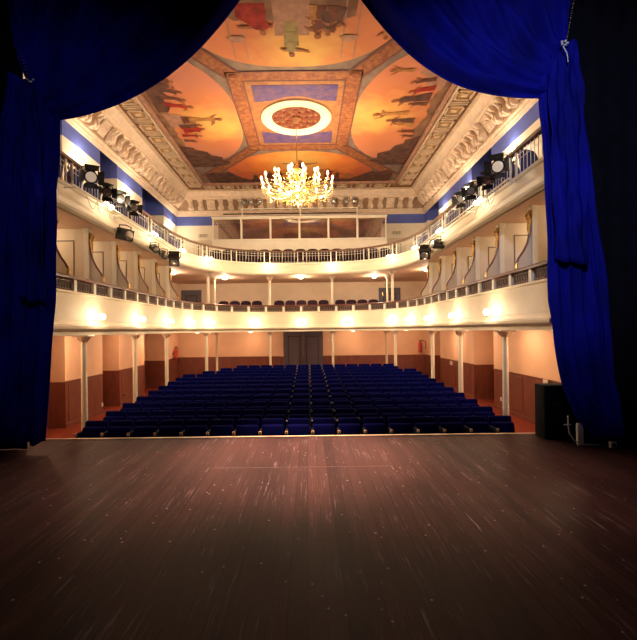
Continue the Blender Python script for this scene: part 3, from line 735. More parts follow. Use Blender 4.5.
# ------------------------------------------------------------------ box partitions
def partition_proto():
    root = thing('box_partition', 'x', 'partition', (0, 0, 0), 'partitions between the boxes')
    z0, z1 = 2.001, 4.355; T = .022; XP = 4.83 
    # built for the left side: wall at -W, hall to +x, thickness along y
    scurve = [(-XP + .06, 4.22), (-XP + .06, 4.0), (-XP + .075, 3.78), (-XP + .12, 3.60), (-XP + .20, 3.44), (-XP + .30, 3.30), (-XP + .345, 3.20), (-XP + .35, 3.105)]
    mb = MB(); f = lambda u, v, h: (u, h, v)
    mb.prism([(-W + .012, z0), (-XP - .06, z0), (-XP - .06, z1), (-W + .012, z1)], f, -T, T)
    mb.prism([(-XP + .05, z0), (-4.56, z0), (-4.56, 3.08)] + [(-4.48, 3.085)] + scurve[::-1][1:] + [(-XP + .05, 4.22)], f, -T, T)
    mb.build('panel', 'box_panel', root, smooth=0)
    mb = MB(); mb.box((-XP - .06, -.06, z0), (-XP + .05, .06, z1)); mb.box((-XP - .08, -.08, z1 - .10), (-XP + .07, .08, z1 - .02)); mb.build('post', 'cream_white', root, smooth=0)
    mb = MB()
    for sy in (-1, 1):
        ya, yb = sorted((sy * T, sy * (T + .012)))
        x0, x1, za, zb = -W + .12, -XP - .30, 2.15, 4.08
        for lo, hi in (((x0, za), (x1, za + .025)), ((x0, zb - .025), (x1, zb)), ((x0, za), (x0 + .025, zb)), ((x1 - .025, za), (x1, zb))):
            mb.box((lo[0], ya, lo[1]), (hi[0], yb, hi[1]))
    mb.build('moulding', 'mould', root, smooth=0)
    mb = MB(); pts = [(x, 0, z) for x, z in scurve]
    mb.tube(pts, [.034, .034, .028, .026, .026, .026, .028, .03], 8); mb.build('curved_edge', 'rail_wood', root)
    mb = MB()
    for k in range(5):
        mb.ball((-XP + .075 + .012 * (k % 2), 0, 4.20 - .075 * k), .042 - .004 * k, 8, 0, 1.2)
    for sy in (-1, 1): mb.tube([(-XP + .07, sy*.03, 4.25), (-XP + .12, sy*.05, 4.16), (-XP + .08, sy*.05, 4.05), (-XP + .10, sy*.03, 3.9), (-XP + .085, 0, 3.72)], [.012, .022, .02, .018, .01], 6)
    mb.build('gilded_scroll', 'gold', root)
    mb = MB(); mb.tube([(-XP + .325, 0, 3.25), (-XP + .352, 0, 3.17), (-XP + .352, 0, 3.10)], [.024, .034, .038], 8); mb.build('gilded_foot', 'gold', root); return root
bp0 = partition_proto(); index_children(); first = True
for i, y in enumerate((8.6, 10.06, 11.5, 12.95, 14.4, 15.85)):
    for s, side in ((-1, 'left'), (1, 'right')):
        o = bp0 if first else copy_tree(bp0); first = False
        o.location = (0, y, 0); o.rotation_euler = (0, 0, 0 if s < 0 else PI)
        o['label'] = f'cream box partition with gilded curved edge, {ORD[i]} from the stage on the {side} balcony'
# ------------------------------------------------------------------ lamps
def two_globe(name, P, x, y, z, out, label, cat, group, energy, mglobe='globe', r=.075, sp=.17):
    d = P.find(x, y); p = P.off(d, .012, z); nn = P.nrm(d); t = Vector((-nn.y, nn.x, 0)); n3 = Vector((nn.x, nn.y, 0))
    o = thing(name, label, cat, p, group)
    mb = MB(); q = p + n3 * .0
    mb.cyl(q, q + n3 * .025, .045, n=12); mb.build('mount_plate', 'brass', o)
    for s in (-1, 1):
        mb = MB(); g = p + n3 * out + t * s * sp
        mb.tube([p + n3 * .02, p + n3 * (out * .6) + t * s * sp * .3 - Vector((0, 0, .05)), g - Vector((0, 0, .085))], .009, 6); mb.lathe([(.012, -.09), (.035, -.07), (.03, -.06)], g, 10); mb.build('arm', 'brass', o)
        mb = MB(); mb.ball(g, r, 10); mb.build('glass_globe', mglobe, o)
    point_light(o, p + n3 * (out + .26) + Vector((0, 0, .02)), energy, WARM, .12)
    return o
fl = []
for s, side in ((-1, 'left'), (1, 'right')):
    for i, (x, y) in enumerate(((4.41, 9.45), (4.41, 11.85), (4.41, 14.3), (4.22, 16.4), (3.85, 17.7))):
        two_globe('wall_sconce', P1, s*x, y, 2.27, .12, f'lit twin-globe lamp on the lower balcony front, {ORD[i]} from the stage on the {side}', 'lamp', 'lamps on the lower balcony front', E_FASC)
    two_globe('wall_sconce', P1, s*2.1, 19.3, 2.27, .12, f'lit twin-globe lamp on the lower balcony front, {side} of the grey double door', 'lamp', 'lamps on the lower balcony front', E_FASC)
two_globe('wall_sconce', P1, 0, 19.5, 2.27, .12, 'lit twin-globe lamp on the lower balcony front, right above the double door', 'lamp', 'lamps on the lower balcony front', E_FASC)
for s, side in ((-1, 'left'), (1, 'right')):
    for i, (x, y) in enumerate(((4.41, 10.0), (4.41, 13.0), (4.3, 15.6), (3.75, 17.4), (1.4, 18.85))):
        two_globe('gallery_sconce', P2, s*x, y, 4.86 if i < 4 else 4.74, .12, f'lit twin-globe lamp on the upper gallery front, {ORD[i]} from the stage on the {side}', 'lamp', 'lamps on the gallery front', E_GAL, r=.065, sp=.13)
def wall_lamp(x, y, z, nx, ny, label):
    o = thing('gallery_wall_sconce', label, 'lamp', (x, y, z), 'lamps on the gallery walls'); n3 = Vector((nx, ny, 0)); t = Vector((-ny, nx, 0)); p = Vector((x, y, z))
    mb = MB(); mb.cyl(p + n3*.003, p + n3 * .02, .05, n=12)
    for s in (-1, 1): mb.tube([p + n3*.02, p + n3*.1 + t*s*.06 - Vector((0,0,.04)), p + n3*.12 + t*s*.10 + Vector((0,0,.01))], .008, 6)
    mb.build('mount_plate', 'brass', o)
    for s in (-1, 1):
        mb = MB(); mb.ball(p + n3*.12 + t*s*.10 + Vector((0,0,.05)), .042, 9, 0, 1.3); mb.build('bulb', 'globe', o)
    point_light(o, p + n3 * .24 + Vector((0, 0, .03)), E_SCON, WARM, .06)
for i, y in enumerate((9.4, 12.7, 16.0, 21.0)): wall_lamp(-W, y, 7.08, 1, 0, f'lit twin-bulb lamp high on the left gallery wall, {ORD[i]} from the stage')
for i, y in enumerate((9.4, 12.6, 15.9, 18.9)): wall_lamp(W, y, 7.08, -1, 0, f'lit twin-bulb lamp high on the right gallery wall, {ORD[i]} from the stage')
def dome_lamp(name, x, y, z, label, group, energy, col, r=.13, k=1.0):
    o = thing(name, label, 'lamp', (x, y, z), group)
    mb = MB(); mb.lathe([(r*1.1, -.002*k), (r*1.15, -.02*k), (r, -.03*k)], (x, y, z), 20); mb.build('ceiling_mount', 'brass', o)
    mb = MB(); mb.lathe([(r*.97, -.03*k), (r*.9, -.055*k), (r*.65, -.085*k), (r*.3, -.1*k), (.01, -.104*k)], (x, y, z), 20); mb.build('glass_bowl', 'globe', o)
    point_light(o, (x, y, z - .19), energy, col, .10)
for x, wd in ((-3.45, 'left of the two middle columns'), (0.0, 'midway between the two middle columns'), (3.35, 'right of the two middle columns')):
    dome_lamp('ceiling_lamp', x, 19.55, 4.36, f'lit bowl lamp under the gallery, {wd}', 'bowl lamps under the gallery', E_SOFF, WARM)
for s, side in ((-1, 'left'), (1, 'right')):
    for i, y in enumerate((9.1, 11.6, 14.6, 17.4)):
        dome_lamp('ceiling_lamp', s*5.55, y, 1.86, f'lit bowl lamp under the lower balcony, {ORD[i]} from the stage in the {side} aisle', 'bowl lamps under the lower balcony', E_UNDER, WARM2, .10, .2)
    dome_lamp('ceiling_lamp', s*2.5, 21.0, 1.86, f'lit bowl lamp under the lower balcony near the back wall, {side} of the double door', 'bowl lamps under the lower balcony', E_UNDER, WARM2, .10, .2)
    dome_lamp('ceiling_lamp', s*5.0, 20.6, 1.86, f'lit bowl lamp under the lower balcony in the {side} rear corner', 'bowl lamps under the lower balcony', E_UNDER, WARM2, .10, .2)
    dome_lamp('ceiling_lamp', s*5.2, 17.6, 4.36, f'lit bowl lamp under the gallery in the {side} rear corner of the balcony', 'bowl lamps under the gallery', E_SOFF * .7, WARM)

for s, side in ((-1, 'left'), (1, 'right')):
    for i, y in enumerate((8.0, 9.4, 10.85, 12.3, 13.75, 15.2)):  # unseen bowl lamps, added to brighten the box partitions
        dome_lamp('ceiling_lamp', s*5.75, y, 4.36, f'added unseen fill lamp inside the {ORD[i]} box from the stage on the {side} balcony', 'added fill lamps in the boxes', E_BOX_FILL, WARM, .10, .5)
# ------------------------------------------------------------------ chandelier
ch = thing('chandelier', 'lit brass and crystal chandelier hanging from the painted ceiling rosette', 'chandelier', (0, CY, 6.1))
mb = MB(); mb.cyl((0, CY, 7.55), (0, CY, CZ - .19), .016, n=8); mb.build('hanging_rod', 'brass', ch)
mb = MB(); mb.lathe([(.02, 0), (.06, .02), (.09, .07), (.05, .12), (.12, .18), (.22, .25), (.20, .30), (.07, .36), (.05, .55), (.10, .65), (.06, .75), (.05, .95), (.12, 1.05), (.16, 1.10), (.05, 1.18), (.04, 1.38), (.02, 1.45)], (0, CY, 6.1), 20); mb.build('central_stem', 'brass', ch)
mb = MB()
for R_, z in ((.62, 6.40), (1.0, 6.47)): mb.tube([(R_*math.cos(2*PI*k/48), CY + R_*math.sin(2*PI*k/48), z) for k in range(49)], .014, 6)
for k in range(8):
    a = 2*PI*k/8; mb.cyl((.1*math.cos(a), CY + .1*math.sin(a), 6.36), (1.0*math.cos(a), CY + 1.0*math.sin(a), 6.47), .009, n=6)
mb.build('hoop', 'brass', ch)
def arm(R_, zb, a, z0):
    c, s = math.cos(a), math.sin(a); Q = lambda r, z: (r*c, CY + r*s, z)
    mb = MB(); mb.tube([Q(.08, z0), Q(R_*.45, z0 - .10), Q(R_*.78, z0 - .06), Q(R_*.95, zb - .26), Q(R_, zb - .20)], .013, 7); mb.lathe([(.015, -.20), (.06, -.185), (.065, -.17), (.02, -.165)], Q(R_, zb), 12)
    ao = mb.build('arm', 'brass', ch)
    mb = MB(); mb.cyl(Q(R_, zb - .165), Q(R_, zb - .045), .018, n=8); mb.build('candle', 'cream_white', ao)
    mb = MB(); mb.lathe([(.014, -.045), (.034, -.01), (.036, .02), (.02, .06), (.004, .085)], Q(R_, zb), 10); mb.build('bulb', 'bulb', ao)
for k in range(16): arm(1.18, 6.86, 2*PI*(k + .5)/16, 6.45)
for k in range(10): arm(.72, 7.05, 2*PI*k/10, 6.75)
for k in range(5): arm(.30, 7.28, 2*PI*(k + .3)/5, 7.0)
mb = MB(); rr = random.Random(3)
def drop(x, y, z, r): mb.lathe([(.002, -r*1.6), (r*.8, -r*.3), (r*.6, r*.5), (.002, r*.9)], (x, y, z), 6)
for R_, n, z in ((1.18, 48, 6.60), (1.0, 44, 6.40), (.72, 36, 6.80), (.62, 30, 6.32), (.35, 18, 6.22), (.3, 14, 7.02)):
    for k in range(n):
        a = 2*PI*(k + .5)/n; sag = .07 * abs(math.sin(PI * (k + .5) / n * 8)); drop(R_*math.cos(a), CY + R_*math.sin(a), z - sag, .019)
for k in range(16):
    a = 2*PI*(k + .5)/16
    for j in range(1, 8):
        t = j / 8; R_ = 1.12*t + .12*(1 - t); drop(R_*math.cos(a), CY + R_*math.sin(a), 7.2*(1 - t) + 6.66*t - .28*math.sin(PI*t), .015)
for k in range(16):
    a = 2*PI*k/16
    for j in range(3): drop(1.0*math.cos(a), CY + 1.0*math.sin(a), 6.40 - .07*j, .022)
cd = mb.build('crystal_drops', 'crystal', ch, smooth=0); cd['kind'] = 'stuff'
for k in range(8):
    a = 2*PI*k/8; point_light(ch, (.95*math.cos(a), CY + .95*math.sin(a), 6.75), E_CHAND, WARM, .15, 'chandelier_light')
point_light(ch, (0, CY, 5.8), E_CHAND * 2.5, WARM, .15, 'chandelier_light')

# ------------------------------------------------------------------ seats
def stalls_proto(w=.49, h=.86):
    root = thing('stalls_chair', 'x', 'seat', (0, 0, 0), 'blue seats of the stalls')
    hw = w / 2 - .022
    mb = MB(); mb.rbox((-hw, .0, .34), (hw, .085, h), .045, 0, 3)
    for v in range(len(mb.v)):
        x, y, z = mb.v[v]; mb.v[v] = (x, y + (z - .34) * .16, z)
    mb.build('backrest', 'velvet', root)
    mb = MB(); mb.rbox((-hw + .004, -.13, .36), (hw - .004, -.012, .76), .04, 0, 3)
    for v in range(len(mb.v)):
        x, y, z = mb.v[v]; mb.v[v] = (x, y + (z - .36) * .22, z)
    mb.build('folded_seat', 'velvet', root)
    mb = MB(); mb.rbox((-w/2 + .004, -.22, .10), (-w/2 + .034, .06, .645), .01, 0, 1); mb.box((-w/2 - .0, -.20, 0), (-w/2 + .05, .05, .10)); mb.build('side_frame', 'velvet_dk', root)
    mb = MB(); mb.rbox((-w/2 + .001, -.26, .645), (-w/2 + .05, .05, .69), .014, 0, 2); mb.build('armrest', 'velvet_dk', root)
    return root
s0 = stalls_proto(); 
mb = MB(); mb.rbox((-.244, -.285, .64), (-.19, -.261, .70), .008, 0, 1); tip = mb.build('armrest_tip', 'wood_lt', s0)
mb = MB(); mb.lathe([(.016, 0), (.016, .005), (.008, .009)], (0, 0, 0), 10); 
for i in range(len(mb.v)):
    x, y, z = mb.v[i]; mb.v[i] = (x - .225, .078 - z, .815 + y)
dot = mb.build('number_disc', 'plate_white', s0)
index_children()
ROWY = [8.42, 9.28, 10.12, 10.96, 11.78, 12.6, 13.42, 14.24, 15.06, 15.88, 16.7, 17.5]
firstseat = True
SX0 = .335
protos_done = False
for r, Y in enumerate(ROWY):
    z = HF + .03 * r + .002
    cols = range(-9, 8)
    if r == 9: cols = range(-8, 8)
    if r == 10: cols = range(-7, 7)
    if r == 11: cols = range(-6, 7)
    for j, k in enumerate(cols):
        x = SX0 + (k + .5) * .5
        skip = []
        if r > 0: skip.append('armrest_tip')
        if k not in (-1, 0, 1): skip.append('number_disc')
        o = copy_tree(s0, None, skip)
        o.location = (x, Y, z)
        o['label'] = f'dark blue folding stalls seat, {ORD[r]} row from the stage, {ORD[j]} seat from the left'
for c in list(KIDS[s0.name]) + [s0]: bpy.data.objects.remove(c)

def chair_proto(name, cat, group, fabric, w=.5, h=.92):
    root = thing(name, 'x', cat, (0, 0, 0), group); hw = w/2 - .02
    mb = MB(); n = 14
    prof = [(-hw, .42)] + [(-hw*math.copysign(abs(math.cos(PI*k/n))**.7, math.cos(PI*k/n)), h - .16 + .16*math.sin(PI*k/n)**.8) for k in range(n + 1)] + [(hw, .42)]
    mb.prism(prof, lambda u, v, hh: (u, hh + (v - .42)*.15, v), .17, .235); mb.build('backrest', fabric, root)
    mb = MB(); mb.rbox((-hw, -.22, .38), (hw, .2, .46), .03); mb.build('seat', fabric, root)
    for sx in (-1, 1):
        for yy in (-.18, .17): mb = MB(); mb.cyl((sx*(hw - .03), yy, 0), (sx*(hw - .03), yy, .385), .014, n=8); mb.build('leg', 'velvet_dk', root)
    return root
c1 = chair_proto('balcony_chair', 'seat', 'plum seats at the back of the lower balcony', 'plum', .535, .93)
c2 = chair_proto('gallery_chair', 'chair', 'round-backed chairs of the gallery', 'chair_blue', .52, 1.0)
c3 = chair_proto('gallery_back_chair', 'chair', 'dark chairs behind the gallery railing at the back', 'plum', .56, .98)
index_children()
seatx = [-3.1 + .53*i for i in range(5)]; groups_ = [( 'left of the two middle columns', [-3.72 + .53*i for i in range(4)]), ('between the two middle columns', [-1.06 + .53*i for i in range(5)]), ('right of the two middle columns', [1.86 + .53*i for i in range(4)])]
fi = True
for nm, xs in groups_:
    for i, x in enumerate(xs):
        o = c1 if fi else copy_tree(c1); fi = False; o.location = (x, 20.35, 2.422)
        o['label'] = f'dark plum balcony seat {nm}, {ORD[i]} from the left'
fi = True
for i in range(15):
    o = c3 if fi else copy_tree(c3); fi = False; o.location = (-4.0 + .57*i, 20.0, 4.762)
    o['label'] = f'dark round-topped gallery chair below the control booth, {ORD[i]} from the left'
fi = True
for s, side in ((-1, 'left'), (1, 'right')):
    for i in range(12):
        y = 8.55 + .74*i
        o = c2 if fi else copy_tree(c2); fi = False
        o.location = (s*4.95, y, 4.552); o.rotation_euler = (0, 0, s*.4)
        o['label'] = f'blue round-backed chair on the {side} gallery behind the railing, {ORD[i]} from the stage'
# ------------------------------------------------------------------ control booth
bt = thing('control_booth', 'cream control booth with a row of wide windows at the back of the gallery', 'booth', (0, 20.3, 4.56))
X0, X1, YF = -4.19, 4.09, 20.45; ZS, ZT = 6.24, 7.27
mb = MB(); mb.box((X0, YF, 4.625), (X1, YF + .08, ZS)); mb.box((X0, YF + .08, 4.56), (X0 + .08, YB - .01, ZS)); mb.box((X1 - .08, YF + .08, 4.56), (X1, YB - .01, ZS)); mb.build('front_wall', 'cream_white', bt, smooth=0)
mb = MB(); mb.box((X0, YF, ZT), (X1, YB - .01, ZT + .07)); mb.box((X0 - .04, YF - .05, ZT + .02), (X1 + .04, YF + .02, ZT + .08)); mb.build('roof', 'cream_white', bt, smooth=0)
mb = MB(); mb.box((X0 + .1, YF + .9, ZS - .4), (X1 - .1, YF + .95, ZT)); mb.box((X0 + .1, YF + .12, ZS - .12), (X1 - .1, YF + .6, ZS - .06)); mb.build('interior_wall', 'shelf', bt, smooth=0)
NP = 6; pw = (X1 - X0) / NP
for k in range(NP + 1):
    x = X0 + pw*k; wd = .055 if k in (0, NP) else .045; mb = MB(); mb.box((max(X0, x - wd), YF - .01, ZS), (min(X1, x + wd), YF + .08, ZT)); mb.build('mullion', 'cream_white', bt, smooth=0)
mb = MB(); mb.box((X0 - .03, YF - .06, ZS - .05), (X1 + .03, YF, ZS + .03)); mb.box((X0 - .01, YF - .02, ZT - .05), (X1 + .01, YF - .001, ZT)); mb.build('sill', 'cream_white', bt, smooth=0)
for k in range(NP):
    x = X0 + pw*k; mb = MB(); mb.box((x + .05, YF + .03, ZS + .03), (x + pw - .05, YF + .036, ZT - .03)); mb.build('window_pane', 'glass', bt, smooth=0)
lr = thing('lighting_rail', 'cream lighting rail with a dark bar standing on the control booth roof', 'rail', (0, 20.5, ZT + .08))
mb = MB()
for x in (-2.78, 0, 2.72): mb.cyl((x, 20.55, ZT + .081), (x, 20.55, 7.76), .03, n=8)
mb.cyl((-2.8, 20.55, 7.74), (2.74, 20.55, 7.74), .028, n=8); mb.build('frame', 'cream_white', lr)
mb = MB(); mb.cyl((-3.7, 20.62, 7.52), (2.74, 20.62, 7.52), .028, n=8); mb.build('cable_bar', 'black_metal', lr)

# ------------------------------------------------------------------ stage lights on the gallery
def spotlight(name, loc, aim, size, label, group, barn=True, box=False, lens='lens'):
    o = thing(name, label, 'stage light', loc, group); L_ = Vector(loc)
    d = (Vector(aim) - L_).normalized(); r = Vector((-d.y, d.x, 0)).normalized() if abs(d.z) < .99 else Vector((1, 0, 0)); u = r.cross(d).normalized()
    if u.z < 0: u, r = -u, -r
    Q = lambda a, b_, c: tuple(L_ + d*a*size + r*b_*size + u*c*size)
    mb = MB()
    if box: mb.prism([(-.42, -.42), (.42, -.42), (.42, .42), (-.42, .42)], lambda p, q, h: Q(h, p, q), -.5, .45)
    else: mb.tube([Q(-.75, 0, 0), Q(-.7, 0, 0), Q(-.1, 0, 0), Q(0, 0, 0), Q(.5, 0, 0)], [q_*size for q_ in (.2, .34, .36, .40, .42)], 14)
    for k in range(3): mb.prism([(-.3, .40), (.3, .40), (.3, .46), (-.3, .46)], lambda p, q, h: Q(h, p, q), -.45 + .22*k, -.35 + .22*k)
    mb.build('housing', 'black_metal', o)
    mb = MB(); mb.tube([Q(.44, 0, 0), Q(.50, 0, 0), Q(.55, 0, 0)], [.33*size, .33*size, .18*size], 14); mb.build('lens', lens, o)
    mb = MB()
    mb.tube([Q(-.1, .42, 0), Q(-.1, .5, .1), Q(-.1, .5, .62), Q(-.1, 0, .70), Q(-.1, -.5, .62), Q(-.1, -.5, .1), Q(-.1, -.42, 0)], .035*size + .004, 6); mb.build('yoke', 'black_metal', o)
    if barn:
        for k, (a, b_) in enumerate(((1, 0), (-1, 0), (0, 1), (0, -1))):
            mb = MB()
            if a: pts = [Q(.5, a*.42, -.36), Q(.5, a*.42, .36), Q(.95, a*.72, .46), Q(.95, a*.72, -.46)]
            else: pts = [Q(.5, -.36, b_*.42), Q(.5, .36, b_*.42), Q(.95, .46, b_*.72), Q(.95, -.46, b_*.72)]
            mb.add(pts, [(0, 1, 2, 3)]); mb.build('barn_door', 'black_metal', o, smooth=0, solid=.006)
    return o
STG = (0, 5.0, 1.0)
for s, side, ys in ((-1, 'left', (8.8, 9.5, 10.2, 10.95)), (1, 'right', (8.5, 9.0, 9.9, 10.55))):
    X = s*4.12
    lb = thing('lighting_bar', f'thin pipe carrying stage lights outside the {side} gallery railing', 'pipe', (s*4.16, 8.2, 4.78), 'pipes of the stage lights')
    mb = MB(); mb.cyl((s*4.12, 8.1, 4.73), (s*4.12, 14.9, 4.73), .02, n=8); mb.build('pipe', 'cream_white', lb)
    for y in (8.3, 10.4, 12.6, 14.7): mb = MB(); mb.cyl((s*4.12, y, 4.73), (s*4.38, y, 4.73), .015, n=8); mb.build('bracket', 'cream_white', lb)
    for i, y in enumerate(ys):
        spotlight('spotlight', (X, y, 5.10 if i != 1 else 5.04), (s*1.0 - s*(.2*i), 4.0 + i*.5, 2.6 if i else 3.6), (.31 if i == 0 else .25), f'black spotlight with barn doors at the {side} gallery railing, {ORD[i]} from the stage', 'spotlights along the gallery', lens='lens_glow' if i == 0 else 'lens')
        mb = MB(); mb.cyl((s*4.12, y, 4.75), (X, y, 4.84), .012, n=6); cl = mb.build('clamp', 'black_metal', lb)
spotlight('spotlight', (-4.14, 10.5, 4.30), (-1.9, 9.2, 3.6), .33, 'black box floodlight hanging below the left gallery rim, nearest the stage', 'lights hung under the gallery rim', False, True)
spotlight('spotlight', (-4.14, 12.5, 4.34), (-2.5, 10.8, 3.4), .26, 'small black spotlight hung below the left gallery rim, nearer of the close pair', 'lights hung under the gallery rim', False)
spotlight('spotlight', (-4.14, 13.3, 4.30), (-2.5, 11.6, 3.4), .26, 'small black spotlight hung below the left gallery rim, farther of the close pair', 'lights hung under the gallery rim', False)
spotlight('spotlight', (-4.12, 14.3, 4.34), (-3.9, 13.5, 3.2), .40, 'large black floodlight pointing down below the left gallery rim', 'lights hung under the gallery rim', False, True)
spotlight('spotlight', (4.12, 12.7, 4.40), (2.2, 12.0, 4.5), .33, 'small black spotlight hung below the right gallery rim, nearer the stage', 'lights hung under the gallery rim', False)
spotlight('spotlight', (4.08, 13.8, 4.36), (3.6, 12.6, 3.2), .38, 'black floodlight pointing down below the right gallery rim, by the curve', 'lights hung under the gallery rim', False, True)
for i, x in enumerate((-2.68, -2.33, -1.95)):
    spotlight('spotlight', (x, 20.5, 8.03), (x*.4, 8, 3), .26, f'black spotlight on the control booth rail, {ORD[i]} of the left three', 'spotlights on the control booth', False)
for i, x in enumerate((1.6, 2.22, 2.62)):
    spotlight('spotlight', (x, 20.5, 8.03), (x*.4, 8, 3), .27, f'black spotlight on the control booth rail, {ORD[i]} of the right three', 'spotlights on the control booth', False)
# looped white cables under the side spotlights
for s, side in ((-1, 'left'), (1, 'right')):
    mb = MB(); pts = []
    for k in range(25):
        t = k/24; pts.append((s*(4.10 - .02*math.sin(9*t)), 8.6 + 1.3*t, 4.68 - .22*abs(math.sin(3*PI*t))))
    mb.tube(pts, .008, 6); tag(mb.build('hanging_cable', 'white_cable'), f'thin pale cable looping below the spotlights of the {side} gallery', 'cable')

# ------------------------------------------------------------------ doors, signs, fittings
def door(name, x0, x1, z0, z1, y, leaves, mcol='door_grey'):
    root = bpy.data.objects.new(name, None); COL.objects.link(root); root.location = ((x0 + x1)/2, y, z0); struct(root)
    mb = MB(); mb.box((x0 - .09, y - .05, z0), (x0, y, z1 + .09)); mb.box((x1, y - .05, z0), (x1 + .09, y, z1 + .09)); mb.box((x0, y - .05, z1), (x1, y, z1 + .09)); mb.build('door_frame', mcol, root, smooth=0)
    wv = (x1 - x0)/leaves
    for k in range(leaves):
        a, c = x0 + wv*k + .004, x0 + wv*(k + 1) - .004; mb = MB(); mb.box((a, y - .035, z0), (c, y, z1), 0)
        zz = [(z0 + .25, z1 - .18)] 
        for za, zb in zz:
            for lo, hi in (((a + .14, za), (c - .14, za + .04)), ((a + .14, zb - .04), (c - .14, zb)), ((a + .14, za), (a + .18, zb)), ((c - .18, za), (c - .14, zb))): mb.box((lo[0], y - .048, lo[1]), (hi[0], y - .034, hi[1]), 1)
        lf = mb.build('door_leaf', [mcol, 'door_line'], root, smooth=0)
    mb = MB(); xm = (x0 + x1)/2 + (.05 if leaves == 1 else -.06); zc = z0 + 1.0
    if leaves == 1: xm = x0 + .1
    mb.box((xm - .02, y - .05, zc - .1), (xm + .02, y - .036, zc + .1)); mb.tube([(xm, y - .05, zc), (xm, y - .09, zc), (xm - .09, y - .09, zc)], .011, 6); mb.build('door_handle', 'brass', root)
door('door_1', -.88, .97, HF + .0, 1.80, YB - .001, 2)
door('door_2', 4.05, 4.98, 2.71, 3.95, YB - .001, 1)
door('door_3', -6.1, -5.25, 2.01, 3.95, YB - .001, 1)
door('door_4', -5.45, -4.6, 4.56, 6.5, YB - .001, 1, 'box_panel')
door('door_5', 4.45, 5.3, 4.56, 6.5, YB - .001, 1, 'box_panel')
def exit_sign(x, z, label):
    o = thing('exit_sign', label, 'sign', (x, YB - .02, z), 'exit signs'); mb = MB(); mb.box((x - .26, YB - .03, z - .09), (x + .26, YB - .004, z + .09)); mb.build('sign_plate', 'sign', o, smooth=0)
    cu = bpy.data.curves.new('lettering', 'FONT'); cu.body = 'EXIT'; cu.size = .19; cu.align_x = 'CENTER'; cu.align_y = 'CENTER'; cu.extrude = .002; cu.materials.append(M['sign_ink'])
    tmp = bpy.data.objects.new('lettering_curve', cu); COL.objects.link(tmp); bpy.context.view_layer.update(); me = bpy.data.meshes.new_from_object(tmp.evaluated_get(bpy.context.evaluated_depsgraph_get())); bpy.data.objects.remove(tmp); t = bpy.data.objects.new('lettering', me); COL.objects.link(t); t.parent = o; t.location = (0, -.014, 0); t.rotation_euler = (PI/2, 0, 0)
exit_sign(-5.02, 6.83, 'pale EXIT sign on the gallery back wall, left of the control booth')
exit_sign(4.92, 6.86, 'pale EXIT sign on the gallery back wall, right of the control booth')
exit_sign(4.5, 4.16, 'pale EXIT sign above the dark door at the back of the lower balcony')
def extinguisher(x, y, z, nx, ny, label):
    o = thing('fire_extinguisher', label, 'fire extinguisher', (x, y, z), 'wall fire extinguishers'); n3 = Vector((nx, ny, 0)); t = Vector((-ny, nx, 0)); c = Vector((x, y, z)) + n3*.12
    mb = MB(); mb.lathe([(.04, -.28), (.085, -.26), (.085, .18), (.06, .25), (.03, .28)], c, 14); mb.build('cylinder', 'red', o)
    mb = MB(); mb.cyl(c + Vector((0, 0, .28)), c + Vector((0, 0, .34)), .03, n=10); mb.box(c + Vector((-.02, -.02, .34)), c + Vector((.02, .02, .37))); mb.build('valve', 'black_metal', o)
    mb = MB(); mb.tube([c + Vector((0, 0, .32)), c + t*.14 + Vector((0, 0, .36)), c + t*.26 + Vector((0, 0, .28)), c + t*.30 + Vector((0, 0, .05)), c + t*.28 - Vector((0, 0, .1))], .018, 7); mb.build('hose', 'black_metal', o)
    mb = MB(); mb.box(Vector((x, y, z)) + n3*.003 + Vector((-.03, -.03, -.02)) - n3*.0, Vector((x, y, z)) + n3*.035 + Vector((.03, .0 if ny else .03, .04))); mb.build('wall_mount', 'iron', o)
extinguisher(-W + .035, 21.2, .82, 1, 0, 'red fire extinguisher with hose on the wall, left of the grey double door')
extinguisher(6.02, YB - .04, .98, 0, -1, 'red fire extinguisher with curled hose on the wall, right of the grey double door')
def plate(p, nrm, w, h, m, name, label, cat):
    nx, ny = nrm; t = Vector((-ny, nx, 0)); n3 = Vector((nx, ny, 0)); p = Vector(p); mb = MB()
    f = lambda u, v, hh: tuple(p + t*u + n3*hh + Vector((0, 0, v)))
    mb.prism([(-w/2, -h/2), (w/2, -h/2), (w/2, h/2), (-w/2, h/2)], f, .026, .038); mb.prism([(-w*.3, -h*.3), (w*.3, -h*.3), (w*.3, h*.3), (-w*.3, h*.3)], f, .038, .044)
    return tag(mb.build(name, m, smooth=0), label, cat)
def wallz(px, py, s):
    rel = (s*W - CAMX); x = px - ROLL*(py - 330); Y = rel*F/(x - 308); return (s*W, Y, at(px, py, Y).z)
plate(wallz(101.4, 404.5, -1), (1, 0), .10, .12, 'plate_white', 'socket_plate', 'white socket plate low on the left wainscot beside the nearest column', 'socket')
plate(wallz(123.4, 395.3, -1), (1, 0), .14, .07, 'black_metal', 'socket_plate', 'black socket box on the left wainscot past the first recess', 'socket')
plate(wallz(502, 399, 1), (-1, 0), .10, .12, 'plate_white', 'socket_plate', 'white socket plate low on the right wainscot beside the nearest column', 'socket')
plate(wallz(476.5, 388.5, 1), (-1, 0), .14, .08, 'black_metal', 'socket_plate', 'black socket box on the right wainscot between two columns', 'socket')
plate(wallz(452, 363, 1), (-1, 0), .30, .16, 'plate_white', 'wall_notice_sign', 'small pale notice on the right wainscot, far side of the second column', 'sign')
plate(wallz(546.6, 382, 1), (-1, 0), .22, .12, 'plate_white', 'wall_notice_sign', 'pale plate on the right wainscot just above the black box', 'sign')
plate((1.33, YB, 1.40), (0, -1), .09, .10, 'plate_white', 'switch_plate', 'white light switch beside the double door, nearer the door', 'switch')
plate((1.50, YB, 1.40), (0, -1), .09, .10, 'plate_white', 'switch_plate', 'white light switch beside the double door, farther from the door', 'switch')

